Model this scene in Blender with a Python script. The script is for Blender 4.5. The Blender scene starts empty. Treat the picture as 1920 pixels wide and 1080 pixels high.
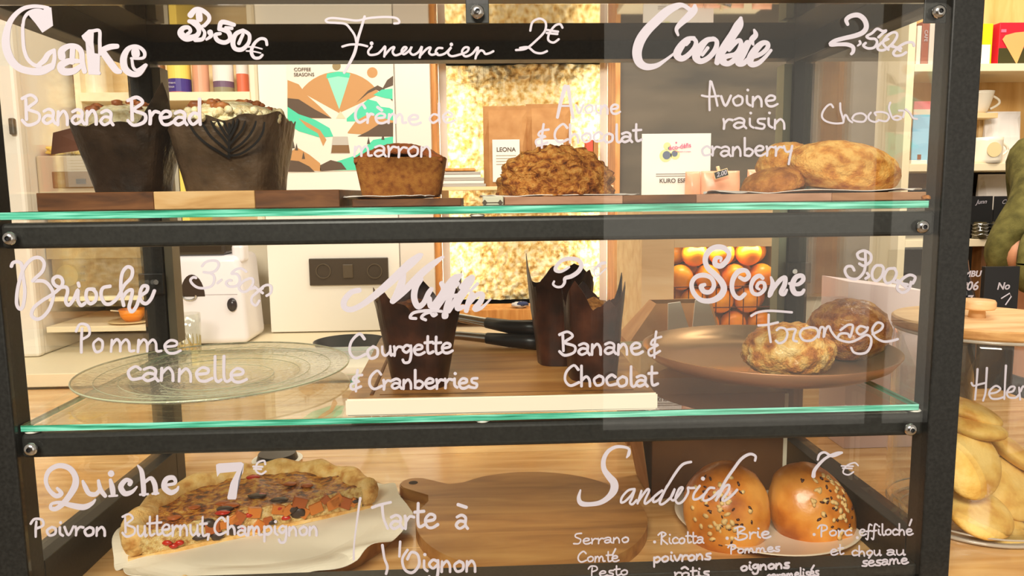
import bpy, bmesh, math, random
from mathutils import Vector, Matrix, noise
random.seed(7)
sc = bpy.context.scene
# ------------------------------------------------------------------ camera, world, lights, exposure
D = .7; FPX = 1400.0
yaw = math.atan(56/FPX); pitch = math.atan(174/FPX); roll = .0123
fw = Vector((math.sin(yaw)*math.cos(pitch), math.cos(yaw)*math.cos(pitch), -math.sin(pitch)))
r0 = Vector((math.cos(yaw), -math.sin(yaw), 0)); u0 = r0.cross(fw)
rt = r0*math.cos(roll) - u0*math.sin(roll); up = u0*math.cos(roll) + r0*math.sin(roll)
EYE = Vector((0, -D, 0))
cd = bpy.data.cameras.new('camera'); cam = bpy.data.objects.new('camera', cd); sc.collection.objects.link(cam)
cd.sensor_width = 36; cd.lens = 36*FPX/1920; cd.clip_start = .01
m = Matrix((rt, up, -fw)).transposed().to_4x4(); m.translation = EYE; cam.matrix_world = m
sc.camera = cam

w = bpy.data.worlds.new('room_light'); sc.world = w; w.use_nodes = True
bg = w.node_tree.nodes['Background']; bg.inputs[0].default_value = (1.0, .86, .68, 1); bg.inputs[1].default_value = .26

def area(name, loc, target, sx, sy, power, col=(1, .93, .82)):
    l = bpy.data.lights.new(name, 'AREA'); l.shape = 'RECTANGLE'; l.size = sx; l.size_y = sy; l.energy = power; l.color = col
    o = bpy.data.objects.new(name, l); sc.collection.objects.link(o); o.location = loc
    o.rotation_euler = (Vector(target)-Vector(loc)).to_track_quat('-Z', 'Y').to_euler(); return o
area('ceiling_lamp_front', (-.5, -2.1, 1.35), (0, .15, -.2), 1.2, .6, 72)
area('veil_light', (2.12, -3.28, .08), (2.12, 0, .08), 2.95, 2.75, 13, (1, .92, .80))  # unseen area light added to veil the right side of the pane
area('ceiling_lamp_service', (.25, .40, 1.3), (.1, 1.35, -.3), 1.8, .4, 14, (1, .93, .84))
area('ceiling_lamp_shelves', (1.35, .9, 1.2), (1.3, 1.4, 0), .6, .4, 8, (1, .86, .66))
vs = sc.view_settings; vs.view_transform = 'Standard'; vs.look = 'None'; vs.exposure = .55; vs.gamma = 1; vs.use_curve_mapping = False
cy = sc.cycles; cy.max_bounces = 10; cy.transparent_max_bounces = 24; cy.glossy_bounces = 5; cy.transmission_bounces = 10; cy.diffuse_bounces = 3
cy.use_denoising = True; cy.sample_clamp_indirect = 6; cy.caustics_refractive = False; cy.caustics_reflective = False

def ray(x, y):
    return fw + rt*(x-960)/FPX - up*(y-540)/FPX
def P(x, y, Y):                      # point seen at pixel x,y on the upright plane Y
    d = ray(x, y); return EYE + d*((Y+D)/d.y)
def PZ(x, y, Z):                     # point seen at pixel x,y on the level plane Z
    d = ray(x, y); return EYE + d*(Z/d.z)

# ------------------------------------------------------------------ materials
def srgb(r, g, b):
    f = lambda c: (c/255/12.92) if c <= 10 else ((c/255+.055)/1.055)**2.4
    return (f(r), f(g), f(b), 1)
MAT = {}
def mat(name, col, rough=.6, spec=.5, metal=0, **k):
    if name in MAT: return MAT[name]
    m = bpy.data.materials.new(name); m.use_nodes = True; MAT[name] = m
    nt = m.node_tree; b = nt.nodes['Principled BSDF']
    b.inputs['Base Color'].default_value = col; b.inputs['Roughness'].default_value = rough
    b.inputs['Specular IOR Level'].default_value = spec; b.inputs['Metallic'].default_value = metal
    for kk, v in k.items():
        if kk in b.inputs: b.inputs[kk].default_value = v
    return m
def N(nt, t, **k):
    n = nt.nodes.new(t)
    for a, v in k.items(): setattr(n, a, v)
    return n
def textured(name, cols, scale=10, stretch=(1, 1, 1), rough=.6, spec=.4, bump=.2, bscale=None, detail=6, distort=0, dist=.002, metal=0, sss=0, gen=False, pos=None, coat=0, rot=(0,0,0)):
    if name in MAT: return MAT[name]
    m = mat(name, (1, 1, 1, 1), rough, spec, metal); nt = m.node_tree; b = nt.nodes['Principled BSDF']
    tc = N(nt, 'ShaderNodeTexCoord'); mp = N(nt, 'ShaderNodeMapping'); mp.inputs['Scale'].default_value = stretch; mp.inputs['Rotation'].default_value = rot
    nt.links.new(tc.outputs['Generated' if gen else 'Object'], mp.inputs[0])
    n = N(nt, 'ShaderNodeTexNoise'); n.inputs['Scale'].default_value = scale; n.inputs['Detail'].default_value = detail; n.inputs['Distortion'].default_value = distort
    nt.links.new(mp.outputs[0], n.inputs[0])
    cr = N(nt, 'ShaderNodeValToRGB'); el = cr.color_ramp.elements
    ps = pos or [.3+.4*i/(len(cols)-1) for i in range(len(cols))]
    while len(el) < len(cols): el.new(.5)
    for e, p, c in zip(el, ps, cols): e.position = p; e.color = c
    nt.links.new(n.outputs[0], cr.inputs[0]); nt.links.new(cr.outputs[0], b.inputs['Base Color'])
    if bump:
        n2 = N(nt, 'ShaderNodeTexNoise'); n2.inputs['Scale'].default_value = bscale or scale*2; n2.inputs['Detail'].default_value = 5
        nt.links.new(mp.outputs[0], n2.inputs[0])
        bp = N(nt, 'ShaderNodeBump'); bp.inputs['Strength'].default_value = bump; bp.inputs['Distance'].default_value = dist
        nt.links.new(n2.outputs[0], bp.inputs['Height']); nt.links.new(bp.outputs[0], b.inputs['Normal'])
    if sss: b.inputs['Subsurface Weight'].default_value = sss; b.inputs['Subsurface Scale'].default_value = .005
    if coat: b.inputs['Coat Weight'].default_value = coat; b.inputs['Coat Roughness'].default_value = .12
    return m
def thin_glass(name, tint=(1, 1, 1, 1), f0=.04, haze=.0, rough=0.0, bump=0, bscale=60, gloss=(1, 1, 1, 1), refl=1.0):
    m = bpy.data.materials.new(name); m.use_nodes = True; MAT[name] = m; nt = m.node_tree; nt.nodes.clear()
    out = N(nt, 'ShaderNodeOutputMaterial'); tr = N(nt, 'ShaderNodeBsdfTransparent'); gl = N(nt, 'ShaderNodeBsdfGlossy')
    tr.inputs[0].default_value = tint; gl.inputs['Roughness'].default_value = rough; gl.inputs[0].default_value = gloss
    lw = N(nt, 'ShaderNodeLayerWeight'); lw.inputs[0].default_value = .5
    pw = N(nt, 'ShaderNodeMath', operation='POWER'); pw.inputs[1].default_value = 5
    ma = N(nt, 'ShaderNodeMath', operation='MULTIPLY_ADD'); ma.inputs[1].default_value = (1-f0)*refl; ma.inputs[2].default_value = f0
    nt.links.new(lw.outputs['Facing'], pw.inputs[0]); nt.links.new(pw.outputs[0], ma.inputs[0])
    mx = N(nt, 'ShaderNodeMixShader'); nt.links.new(ma.outputs[0], mx.inputs[0]); nt.links.new(tr.outputs[0], mx.inputs[1]); nt.links.new(gl.outputs[0], mx.inputs[2])
    last = mx
    if bump:
        tc = N(nt, 'ShaderNodeTexCoord'); n2 = N(nt, 'ShaderNodeTexNoise'); n2.inputs['Scale'].default_value = bscale
        nt.links.new(tc.outputs['Object'], n2.inputs[0]); bp = N(nt, 'ShaderNodeBump'); bp.inputs['Strength'].default_value = bump; bp.inputs['Distance'].default_value = .004
        nt.links.new(n2.outputs[0], bp.inputs['Height']); nt.links.new(bp.outputs[0], gl.inputs['Normal']); nt.links.new(bp.outputs[0], lw.inputs['Normal'])
    if haze:
        df = N(nt, 'ShaderNodeBsdfDiffuse'); df.inputs[0].default_value = (.8, .76, .7, 1)
        tc = N(nt, 'ShaderNodeTexCoord'); n3 = N(nt, 'ShaderNodeTexNoise'); n3.inputs['Scale'].default_value = 7; n3.inputs['Detail'].default_value = 5
        nt.links.new(tc.outputs['Object'], n3.inputs[0]); mu = N(nt, 'ShaderNodeMath', operation='MULTIPLY'); mu.inputs[1].default_value = haze*2
        nt.links.new(n3.outputs[0], mu.inputs[0]); m2 = N(nt, 'ShaderNodeMixShader')
        nt.links.new(mu.outputs[0], m2.inputs[0]); nt.links.new(mx.outputs[0], m2.inputs[1]); nt.links.new(df.outputs[0], m2.inputs[2]); last = m2
    nt.links.new(last.outputs[0], out.inputs[0]); return m
def emit(name, col, s):
    if name in MAT: return MAT[name]
    m = mat(name, col); b = m.node_tree.nodes['Principled BSDF']; b.inputs['Emission Color'].default_value = col; b.inputs['Emission Strength'].default_value = s; return m

def wood(name, a, b, c, sc_=9, st=(1, 12, 12), rough=.45, coat=.0, bump=.15, rot=(0,0,0)):
    return textured(name, [a, b, c], sc_, st, rough, .4, bump, sc_*2, 7, .6, .001, coat=coat, rot=rot)
STEEL = textured('black powder coated steel', [(.010, .010, .009, 1), (.022, .022, .020, 1)], 300, rough=.42, bump=.12, bscale=900, dist=.0004)
GLASS = thin_glass('clear glass', (.985, .995, .985, 1), .03, .003)
SIDEG = thin_glass('side glass', (.985, .99, .985, 1), .045, .004)
SHELFG = thin_glass('shelf glass', (.965, .99, .97, 1), .045, .004)
EDGE = textured('green glass edge', [(.02, .23, .13, 1), (.10, .55, .38, 1), (.35, .9, .75, 1)], 7, (2, 1, 60), .15, .8, .0, pos=[.35, .5, .66], coat=.6)  # teal streaks paint the bright light carried through the glass edge
PAINT = mat('white paint marker', (.53, .49, .54, 1), .55, .3)
OAKTOP = wood('worktop oak', srgb(188, 134, 74), srgb(216, 166, 104), srgb(234, 192, 134), 5, (1, 9, 9), .16, .35, .08)
CREAM = mat('cream lacquer', srgb(238, 224, 196), .35, .4)
WHITE = mat('white lacquer', srgb(238, 230, 216), .4, .4)
SHELFW = wood('pale shelf wood', srgb(222, 186, 130), srgb(235, 204, 152), srgb(243, 219, 174), 4, (1, 8, 8), .5, 0, .05)
SHELFEDGE = mat('cream shelf edging', srgb(243, 226, 190), .5)
PAPER = mat('parchment paper', srgb(240, 228, 205), .7, .3, **{'Subsurface Weight': .0})
PAPERW = mat('white paper', srgb(238, 230, 222), .7, .3)
KRAFT = textured('kraft paper', [srgb(176, 122, 70), srgb(196, 144, 90)], 30, rough=.75, bump=.2, bscale=60)
METAL = mat('bare steel', (.7, .7, .7, 1), .18, .5, 1)
BLACKP = mat('black plastic', (.012, .012, .013, 1), .35, .5)

# ------------------------------------------------------------------ helpers
COL = sc.collection
def obj(name, me, m=None, parent=None, smooth=False):
    if isinstance(me, bmesh.types.BMesh):
        b = me; me = bpy.data.meshes.new(name); bmesh.ops.recalc_face_normals(b, faces=b.faces)
        b.to_mesh(me); b.free()
    if smooth:
        for p in me.polygons: p.use_smooth = True
    o = bpy.data.objects.new(name, me); COL.objects.link(o)
    if m is not None:
        if isinstance(m, (list, tuple)):
            for q in m: me.materials.append(q)
        else: me.materials.append(m)
    if parent is not None:
        o.parent = parent; o.matrix_parent_inverse = parent.matrix_basis.inverted()
    return o
def tag(o, label, cat=None, group=None, kind=None):
    if label: o['label'] = label
    if cat: o['category'] = cat
    if group: o['group'] = group
    if kind: o['kind'] = kind
    return o
def thing(name, label, cat, loc=(0, 0, 0), group=None):
    o = bpy.data.objects.new(name, None); COL.objects.link(o); o.empty_display_size = .02; o.location = loc
    return tag(o, label, cat, group)
def box(bm, x0, x1, y0, y1, z0, z1, bev=0, rot=None, seg=2):
    t = bmesh.new(); bmesh.ops.create_cube(t, size=1)
    bmesh.ops.scale(t, vec=(x1-x0, y1-y0, z1-z0), verts=t.verts)
    bev = min(bev, .45*min(abs(x1-x0), abs(y1-y0), abs(z1-z0)))
    if bev: bmesh.ops.bevel(t, geom=list(t.edges), offset=bev, segments=seg, affect='EDGES', profile=.5)
    if rot is not None: bmesh.ops.rotate(t, cent=(0, 0, 0), matrix=rot, verts=t.verts)
    bmesh.ops.translate(t, vec=((x0+x1)/2, (y0+y1)/2, (z0+z1)/2), verts=t.verts)
    me = bpy.data.meshes.new('t'); t.to_mesh(me); t.free(); bm.from_mesh(me); bpy.data.meshes.remove(me)
def bx(*a, **k):
    bm = bmesh.new(); box(bm, *a, **k); return bm
def cyl(bm, p, q, r, r2=None, seg=16, cap=True):
    p = Vector(p); q = Vector(q); d = q-p
    mt = Matrix.Translation((p+q)/2) @ d.to_track_quat('Z', 'Y').to_matrix().to_4x4()
    bmesh.ops.create_cone(bm, cap_ends=cap, segments=seg, radius1=r, radius2=r if r2 is None else r2, depth=d.length, matrix=mt)
def lathe(prof, seg=48, center=(0, 0, 0), bm=None, close=False):
    bm = bm or bmesh.new(); c = Vector(center); rings = []
    for r, z in prof:
        if r < 1e-5: rings.append([bm.verts.new(c+Vector((0, 0, z)))])
        else: rings.append([bm.verts.new(c+Vector((r*math.cos(2*math.pi*i/seg), r*math.sin(2*math.pi*i/seg), z))) for i in range(seg)])
    pr = list(zip(rings, rings[1:]))
    if close: pr.append((rings[-1], rings[0]))
    for a, b in pr:
        for i in range(seg):
            j = (i+1) % seg
            if len(a) == 1 and len(b) == 1: continue
            if len(a) == 1: bm.faces.new((a[0], b[i], b[j]))
            elif len(b) == 1: bm.faces.new((a[i], a[j], b[0]))
            else: bm.faces.new((a[i], a[j], b[j], b[i]))
    return bm
def tube(bm, pts, rad, seg=10, cap=True):
    pts = [Vector(p) for p in pts]; n = len(pts); rings = []; up_ = Vector((0, 0, 1))
    for i, p in enumerate(pts):
        t = (pts[min(i+1, n-1)]-pts[max(i-1, 0)]).normalized()
        s = t.cross(up_);  s = s if s.length > 1e-3 else t.cross(Vector((0, 1, 0))); s.normalize(); u = s.cross(t)
        r = rad[i] if isinstance(rad, (list, tuple)) else rad
        rings.append([bm.verts.new(p+(s*math.cos(2*math.pi*k/seg)+u*math.sin(2*math.pi*k/seg))*r) for k in range(seg)])
    for a, b in zip(rings, rings[1:]):
        for k in range(seg): bm.faces.new((a[k], a[(k+1) % seg], b[(k+1) % seg], b[k]))
    if cap: bm.faces.new(rings[0][::-1]); bm.faces.new(rings[-1])
    return bm
def prism(pts, axis, t, bm=None):
    """polygon of 3-D points extruded by vector t"""
    bm = bm or bmesh.new(); t = Vector(t)
    a = [bm.verts.new(Vector(p)) for p in pts]; b = [bm.verts.new(Vector(p)+t) for p in pts]
    bm.faces.new(a); bm.faces.new(b[::-1])
    for i in range(len(a)):
        j = (i+1) % len(a); bm.faces.new((a[i], b[i], b[j], a[j]))
    return bm
def crv(pts, n=6):
    """Catmull-Rom through tuples of any dimension"""
    if len(pts) < 3: return [tuple(a+(b-a)*k/n for a, b in zip(pts[0], pts[-1])) for k in range(n+1)] if len(pts) == 2 else pts
    out = []; L = len(pts)
    for i in range(L-1):
        p0 = pts[max(i-1, 0)]; p1 = pts[i]; p2 = pts[i+1]; p3 = pts[min(i+2, L-1)]
        for k in range(n):
            t = k/n; out.append(tuple(.5*(2*b+(c-a)*t+(2*a-5*b+4*c-d)*t*t+(3*b-a-3*c+d)*t**3) for a, b, c, d in zip(p0, p1, p2, p3)))
    out.append(tuple(pts[-1])); return out
def blob(name, c, rad, m, parent=None, amp=.1, fr=3.0, oct_=4, sub=4, flat=None, rot=None, ridged=False, fn=None, cracks=0, seed=0, power=1.0):
    bm = bmesh.new(); bmesh.ops.create_icosphere(bm, subdivisions=sub, radius=1); c = Vector(c); of = Vector((seed*7.3, seed*3.1, seed*1.7))
    R = rot.to_matrix() if rot is not None else None
    for v in bm.verts:
        p = v.co.copy(); q = p*fr+of; s = 0; a = 1
        for k in range(oct_):
            nn = noise.noise(q); s += a*(abs(nn)*2-.5 if ridged else nn); q = q*2.03; a *= .55
        if cracks:
            d, _ = noise.voronoi(p*cracks+of); e = d[1]-d[0]; s -= max(0, .18-e)*3.0
        f = 1+amp*s; p = p*f
        if flat is not None and p.z < flat: p.z = flat+(p.z-flat)*.12
        if fn: p = fn(p)
        p = Vector((p.x*rad[0], p.y*rad[1], p.z*rad[2]))
        if R: p = R @ p
        v.co = p+c
    return obj(name, bm, m, parent, smooth=True)
def txt(body, name, loc, size, m, parent=None, rot=(math.pi/2, 0, 0), depth=.0002, align='CENTER', shear=0, label=None, weight=0, sx=1):
    cu = bpy.data.curves.new(name, 'FONT'); cu.body = body; cu.size = size; cu.extrude = depth; cu.align_x = align; cu.align_y = 'CENTER'; cu.shear = shear; cu.offset = weight
    t = bpy.data.objects.new('tmp', cu); COL.objects.link(t); dg = bpy.context.evaluated_depsgraph_get(); me = bpy.data.meshes.new_from_object(t.evaluated_get(dg)); bpy.data.objects.remove(t)
    me.transform(Matrix.Translation(loc) @ Matrix.Rotation(rot[2], 4, 'Z') @ Matrix.Rotation(rot[1], 4, 'Y') @ Matrix.Rotation(rot[0], 4, 'X') @ Matrix.Diagonal((sx, 1, 1, 1)))
    me.name = name; me.materials.clear(); o = obj(name, me, m, parent)
    if label: o['label'] = label
    return o
# ------------------------------------------------------------------ the display case
zt, zb = .212, -.405
XL, XR, PW = -.4395, .4360, .030
case = thing('display_case', 'black steel and glass pastry display case with white hand lettering on its front pane', 'display case', (0, .17, zb))
BY0, BY1 = .345, .375
def part(name, bm, m, parent=case, label=None, smooth=False, kind=None):
    o = obj(name, bm, m, parent, smooth)
    if label: o['label'] = label
    if kind: o['kind'] = kind
    return o
for x0, x1 in ((XL-PW, XL), (XR, XR+PW)):
    part('post', bx(x0, x1, -.006, .022, zb, .24, bev=.0015), STEEL)
    part('post', bx(x0, x1, BY0, BY1, zb, zt, bev=.0015), STEEL)
part('rail', bx(XL, XR, .001, .026, .1775, .24, bev=.001), STEEL)                 # top front
part('rail', bx(XL, XR, BY0, BY1, .183, zt, bev=.001), STEEL)                    # top back
part('rail', bx(XL, XR, .001, .026, zb, -.3775, bev=.001), STEEL)                  # bottom front
for x0, x1 in ((XL-PW, XL), (XR, XR+PW)):
    part('rail', bx(x0, x1, .022, BY0, .1775, zt, bev=.001), STEEL)
    part('rail', bx(x0, x1, .022, BY0, zb, -.355, bev=.001), STEEL)
part('crossbar', bx(XL, XR, .002, .024, -.0435, -.020, bev=.004, seg=3), STEEL)
part('crossbar', bx(XL, XR, .002, .024, -.2425, -.219, bev=.004, seg=3), STEEL)
TOPM = mat('dark mirror steel', (.33, .31, .27, 1), .03, .5, .85)
part('top_panel', bx(XL+.0005, XR-.0005, .0265, BY0-.0005, zt-.005, zt-.001), TOPM)
LITSTRIP = mat('pale lit post strip', srgb(150, 158, 132), .5)  # pale strips put the lit inner face of the rear posts into colour
part('lit_post_strip', bx(XR-.012, XR-.001, BY0+.004, BY1, -.20, .176), LITSTRIP)
part('lit_post_strip', bx(XL+.001, XL+.012, BY0+.004, BY1, -.20, .176), mat('grey lit post strip', srgb(120, 112, 92), .5))
for x in (XL, XR):                                                               # latches on the rear posts
    s = 1 if x < 0 else -1
    o = part('latch', bx(min(x, x-s*.03)-.002, max(x, x-s*.03)+.002, BY0-.008, BY0-.001, -.13, -.10, bev=.002), STEEL)
    bm = bmesh.new(); cyl(bm, (x-s*.006, BY0-.008, -.112), (x-s*.006, BY0-.012, -.112), .0035); part('bolt', bm, METAL, o, 'small bright bolt')
# side panes and shelves
part('side_pane', bx(XL-.012, XL-.008, .012, BY0+.008, -.372, .2), SIDEG)
part('side_pane', bx(XR+.008, XR+.012, .012, BY0+.008, -.372, .2), SIDEG)
def shelf(z0, z1, xa, xb):
    bm = bx(xa, xb, .0015, BY0, z0, z1, bev=.0006, seg=1); bm.normal_update()
    o = part('glass_shelf', bm, [SHELFG, EDGE], label='clear glass shelf with bright green cut edge')
    for p in o.data.polygons: p.material_index = 0 if abs(p.normal.z) > .5 else 1
shelf(-.0172, -.0095, XL+.001, XR-.0075)
shelf(-.2165, -.2095, XL+.0015, XR-.006)
for px, zz in ((895, -.0185), (905, -.2178), (60, -.2178), (1712, -.2178)):
    q = P(px, 400 if zz > -.1 else 790, .008)
    part('rubber_foot', lathe([(0, zz-.0012), (.006, zz-.0012), (.0075, zz), (.006, zz+.0012), (0, zz+.0012)], 20, (q.x, .009, 0)), mat('clear silicone', (.8, .78, .7, 1), .2), smooth=True)
# front pane (rounded upper corner) with hand lettering
g = []
x1, z1, rr = P(1771, 300, -.003).x, P(1600, 6, -.003).z, .012
g = [(XL+.0005, zb+.02), (x1, zb+.02)]
for k in range(7):
    a = math.pi/2*k/6; g.append((x1-rr+rr*math.cos(a), z1-rr+rr*math.sin(a)))
g += [(XL+.0005, z1)]
PX1 = x1
pane = part('front_pane', prism([(x, -.004, z) for x, z in g], None, (0, .004, 0)), GLASS, label='clear front glass pane carrying the white lettering')
# corner tabs and screws
for px, py in ((895, 22), (1760, 22), (1730, 425), (1707, 805), (18, 447), (58, 842)):
    q = P(px, py, -.004)
    if py == 22:
        xb = min(q.x+.0105, XR)
        part('bracket', bx(q.x-.0105, xb, .0008, .003, q.z-.009, .18, bev=.0006), STEEL)
    bm = lathe([(.0062, 0), (.0062, .0012), (.0052, .0030), (.0034, .0040), (.0022, .0042)], 20)
    bmesh.ops.transform(bm, matrix=Matrix.Translation((q.x, -.004, q.z)) @ Matrix.Rotation(math.pi/2, 4, 'X'), verts=bm.verts)
    s = part('screw', bm, METAL, label='round steel screw head', smooth=True)
    bm = lathe([(.0023, .0041), (.0018, .0028), (0, .0026)], 6)
    bmesh.ops.transform(bm, matrix=Matrix.Translation((q.x, -.004, q.z)) @ Matrix.Rotation(math.pi/2, 4, 'X'), verts=bm.verts)
    part('hex_socket', bm, BLACKP, s)

# ------------------------------------------------------------------ hand lettering
YL = -.0042
def ribbon(bm, pts, wd, place, th=.00025):
    """pts: (x,y,w) pixels -> raised stroke; place maps a pixel to a point"""
    n = len(pts)
    def ring(x, y, nx, ny, h):
        return place(x+nx*h, y+ny*h), place(x-nx*h, y-ny*h)
    L = []
    for i, (x, y, h) in enumerate(pts):
        a = pts[max(i-1, 0)]; b = pts[min(i+1, n-1)]; dx, dy = b[0]-a[0], b[1]-a[1]; l = math.hypot(dx, dy) or 1
        L.append((x, y, -dy/l, dx/l, h/2, dx/l, dy/l))
    seq = []
    x, y, nx, ny, h, tx, ty = L[0]
    for k in range(1, 4):
        a = math.pi/2*k/4; seq.append((x-tx*h*math.cos(a), y-ty*h*math.cos(a), nx, ny, h*math.sin(a)))
    seq += [q[:5] for q in L]
    x, y, nx, ny, h, tx, ty = L[-1]
    for k in range(3, 0, -1):
        a = math.pi/2*k/4; seq.append((x+tx*h*math.cos(a), y+ty*h*math.cos(a), nx, ny, h*math.sin(a)))
    prev = None
    for qi, q in enumerate(seq):
        A, B = ring(*q); h_ = th+qi*2.5e-6; off = place.off(A)*h_; off2 = place.off(B)*h_
        r = [bm.verts.new(A), bm.verts.new(A+off), bm.verts.new(B+off2), bm.verts.new(B)]
        if prev:
            for k in range(3): bm.faces.new((prev[k], prev[k+1], r[k+1], r[k]))
        else: bm.faces.new(r)
        prev = r
    bm.faces.new(prev[::-1])
class Flat:
    def __init__(s, Y): s.Y = Y
    def __call__(s, x, y): return P(x, y, s.Y)
    def off(s, p): return Vector((0, -1, 0))
FL = Flat(-.0041)
def fill(bm, pts, place, th=.00025):
    a = [bm.verts.new(place(*p)) for p in pts]; b = [bm.verts.new(v.co+place.off(v.co)*th) for v in a]
    f = [bm.faces.new(b)]
    for i in range(len(a)): bm.faces.new((a[i], a[(i+1) % len(a)], b[(i+1) % len(a)], b[i]))
    bmesh.ops.triangulate(bm, faces=f)
def draw(text, ox, oy, s, w, strokes, parent=pane, place=FL, m=PAINT, name='lettering', lab=None):
    """strokes: 'x,y[,w] ...' separated by ';' in a frame of scale s placed at ox,oy. A leading F fills a shape."""
    bm = bmesh.new()
    th = .00025
    for st in strokes.split(';'):
        st = st.strip(); th += .00004
        if not st: continue
        F = st[0] == 'F'; st = st.lstrip('F ')
        p = [tuple(float(v) for v in t.split(',')) for t in st.split()]
        if F: fill(bm, [(ox+q[0]/s, oy+q[1]/s) for q in p], place, th); continue
        p = [(ox+q[0]/s, oy+q[1]/s, (q[2] if len(q) > 2 else w)/s) for q in p]
        if len(p) == 1: p = [p[0], (p[0][0]+.4, p[0][1], p[0][2])]
        ribbon(bm, crv(p, 6), w, place, th)
    o = obj(name, bm, m, parent); o['label'] = lab or ('white hand-painted lettering reading '+text)
    return o
draw('Cake', 0, 0, 6, 45, '''540,90,40 460,75,40 370,72,42 270,95,48 180,160,55 110,260,66 72,400,88 75,540,95 130,680,90 230,770,80 370,805,80 480,795,95 580,750,80;
590,760,60 615,660,45 612,565,40; 612,565,40 545,610,60 500,680,65 430,735,45; 262,290,35 275,210,35 320,150,40 400,118,40 480,130,40 540,180,30; 258,280,35 262,430,40 275,560,42 315,665,42 385,730,42 455,745,42;
F320,160 400,105 480,120 520,85 580,85 600,290 480,370 400,260 340,190; 700,640,85 700,570,80 780,520,60 870,530,60 920,590,60 930,700,60 955,805,55; 900,690,45 780,690,70 690,740,85 720,805,85 830,800,75 915,740,50; 820,560,60 815,700,60;
F920,405 1000,335 1060,330 1055,480 1068,600 1130,610 1125,840 1000,840 965,470 935,440; 1050,350,38 1122,350,38 1126,470,40 1130,610,42; 1150,565,60 1240,530,66 1320,522,56; 1170,600,75 1240,700,80 1310,790,75 1355,808,50; 1020,820,40 1120,825,40;
1480,658,28 1610,655,34 1632,600,40 1590,545,40 1520,522,42 1440,560,60 1395,660,78 1410,770,78 1480,830,68 1570,830,58 1645,735,42; 1528,585,95 1532,610,95; 1490,680,32 1505,760,34 1550,790,34 1635,735,34''')
draw('3,50 euros', 300, 0, 6, 45, '''345,170,70 400,110,58 470,115,52 545,170,45 552,230,45 500,290,42; 440,160,75 445,215,75; 330,240,45 400,250,50 450,290,30; 350,250,40 420,300,50 440,360,50 400,410,60 300,430,80 235,375,75 260,320,55 320,310,45 345,350,40 310,385,40; 490,290,36 470,310,32 505,370,36 480,440,45 400,450,50;
565,365,65 575,405,45 525,445,28; 835,280,45 700,250,55 670,330,48; 740,310,30 810,320,40; 680,330,44 770,360,56 790,440,48 730,480,50 650,455,50 625,395,44 680,380,36;
935,345,45 855,385,52 822,480,56 850,550,50 930,555,50 1000,480,42 1005,390,42 935,345,45; 935,390,38 890,490,40; 1205,505,32 1190,448,34 1130,438,34 1065,490,36 1030,580,40 1060,648,36 1120,652,34 1155,620,28; 985,530,18 1060,530,18 1150,552,16; 975,575,18 1050,580,18 1135,598,16''')
draw('Financier', 600, 0, 4, 17, '''557,176 592,172 590,150 560,133 480,128 370,136 280,155 190,145 90,136 45,150 60,168 120,172 190,180 230,220 262,270 275,330; 335,125,20 310,210,20 285,290,22 262,390,24 225,470,22 182,545,20; 168,350 225,335 300,335 355,348;
387,325,28 388,327,28; 388,350 362,385 375,412 430,405 465,375 490,350 482,425; 486,415 530,365 558,355 545,390 565,415 610,400 650,362 630,355 612,385 630,408 670,380 688,352 675,390 700,412 740,390 765,350 748,432; 752,418 800,368 830,358 818,395 840,412 880,400; 918,362 885,362 868,390 890,414 940,400 985,355 960,395 985,422 1040,412 1100,390 1115,360 1085,358 1065,390 1090,424 1140,405 1185,355 1166,440; 1168,425 1200,382 1225,385 1240,405 1270,400 1300,385; 985,333,26 986,335,26''')
draw('2 euros', 600, 0, 4, 17, '''1577,230 1595,165 1650,140 1692,170 1685,235 1620,305 1545,365 1470,376; 1500,360 1560,355 1610,392 1660,400 1702,384; 1818,208 1800,182 1760,195 1720,250 1712,300 1750,320 1790,295; 1700,225 1785,238; 1700,248 1780,256''')
draw('Cookie', 1160, 0, 6, 50, '''668,395,28 650,330,45 700,262,66 780,190,84 845,115,86 855,65,40; 800,110,50 720,60,50 640,75,78 540,130,98 430,230,104 320,340,108 240,460,112 205,590,108 230,700,96 310,752,78 420,740,58 520,680,36 625,600,26;
845,430,46 770,445,60 700,520,84 655,610,88 700,660,70 770,630,60 850,545,58 868,470,48 835,432,46; 760,500,40 790,470,36; 1075,440,50 990,455,64 910,545,92 870,640,92 920,690,66 1010,650,60 1085,560,60 1102,470,50 1060,435,48; 1000,540,40 940,620,36;
1372,205,40 1350,280,104 1285,390,100 1210,500,98 1140,610,88 1105,705,62; 1240,560,50 1310,480,56 1365,455,44 1370,530,58 1310,610,52 1200,640,60 1170,690,84 1230,718,60 1310,665,64 1350,600,60; 1450,490,80 1390,600,98 1345,700,84 1400,715,60 1470,650,50; 1522,338,26 1538,395,60 1495,450,64 1512,505,26;
1470,650,60 1590,612,50 1668,545,52 1672,490,50 1610,490,64 1530,570,84 1475,670,84 1495,725,70 1570,710,56 1650,640,42 1710,568,34''')
draw('2,50 euros', 1480, 0, 6, 30, '''655,275,36 640,222,48 695,180,52 775,172,56 840,220,58 865,300,56 830,362,56 740,402,54 620,430,50 510,460,46 462,502,46 560,500,42 650,502,46 712,530,46 716,580,40 695,608,32; 790,465,28 798,490,26 768,515,20;
1085,345 1045,350 985,325 930,372 868,410 900,435 962,440 985,480 950,535 880,545 830,515 855,485; 1080,355 1050,375 1000,420; 1110,440 1050,470 990,530 1010,565 1070,560 1150,500 1205,420 1200,372 1150,370 1085,420 1050,490 1110,560; 1400,515 1385,480 1320,480 1240,520 1170,590 1190,628 1260,620 1310,590; 1150,525 1255,545; 1160,515 1245,575''')
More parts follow.
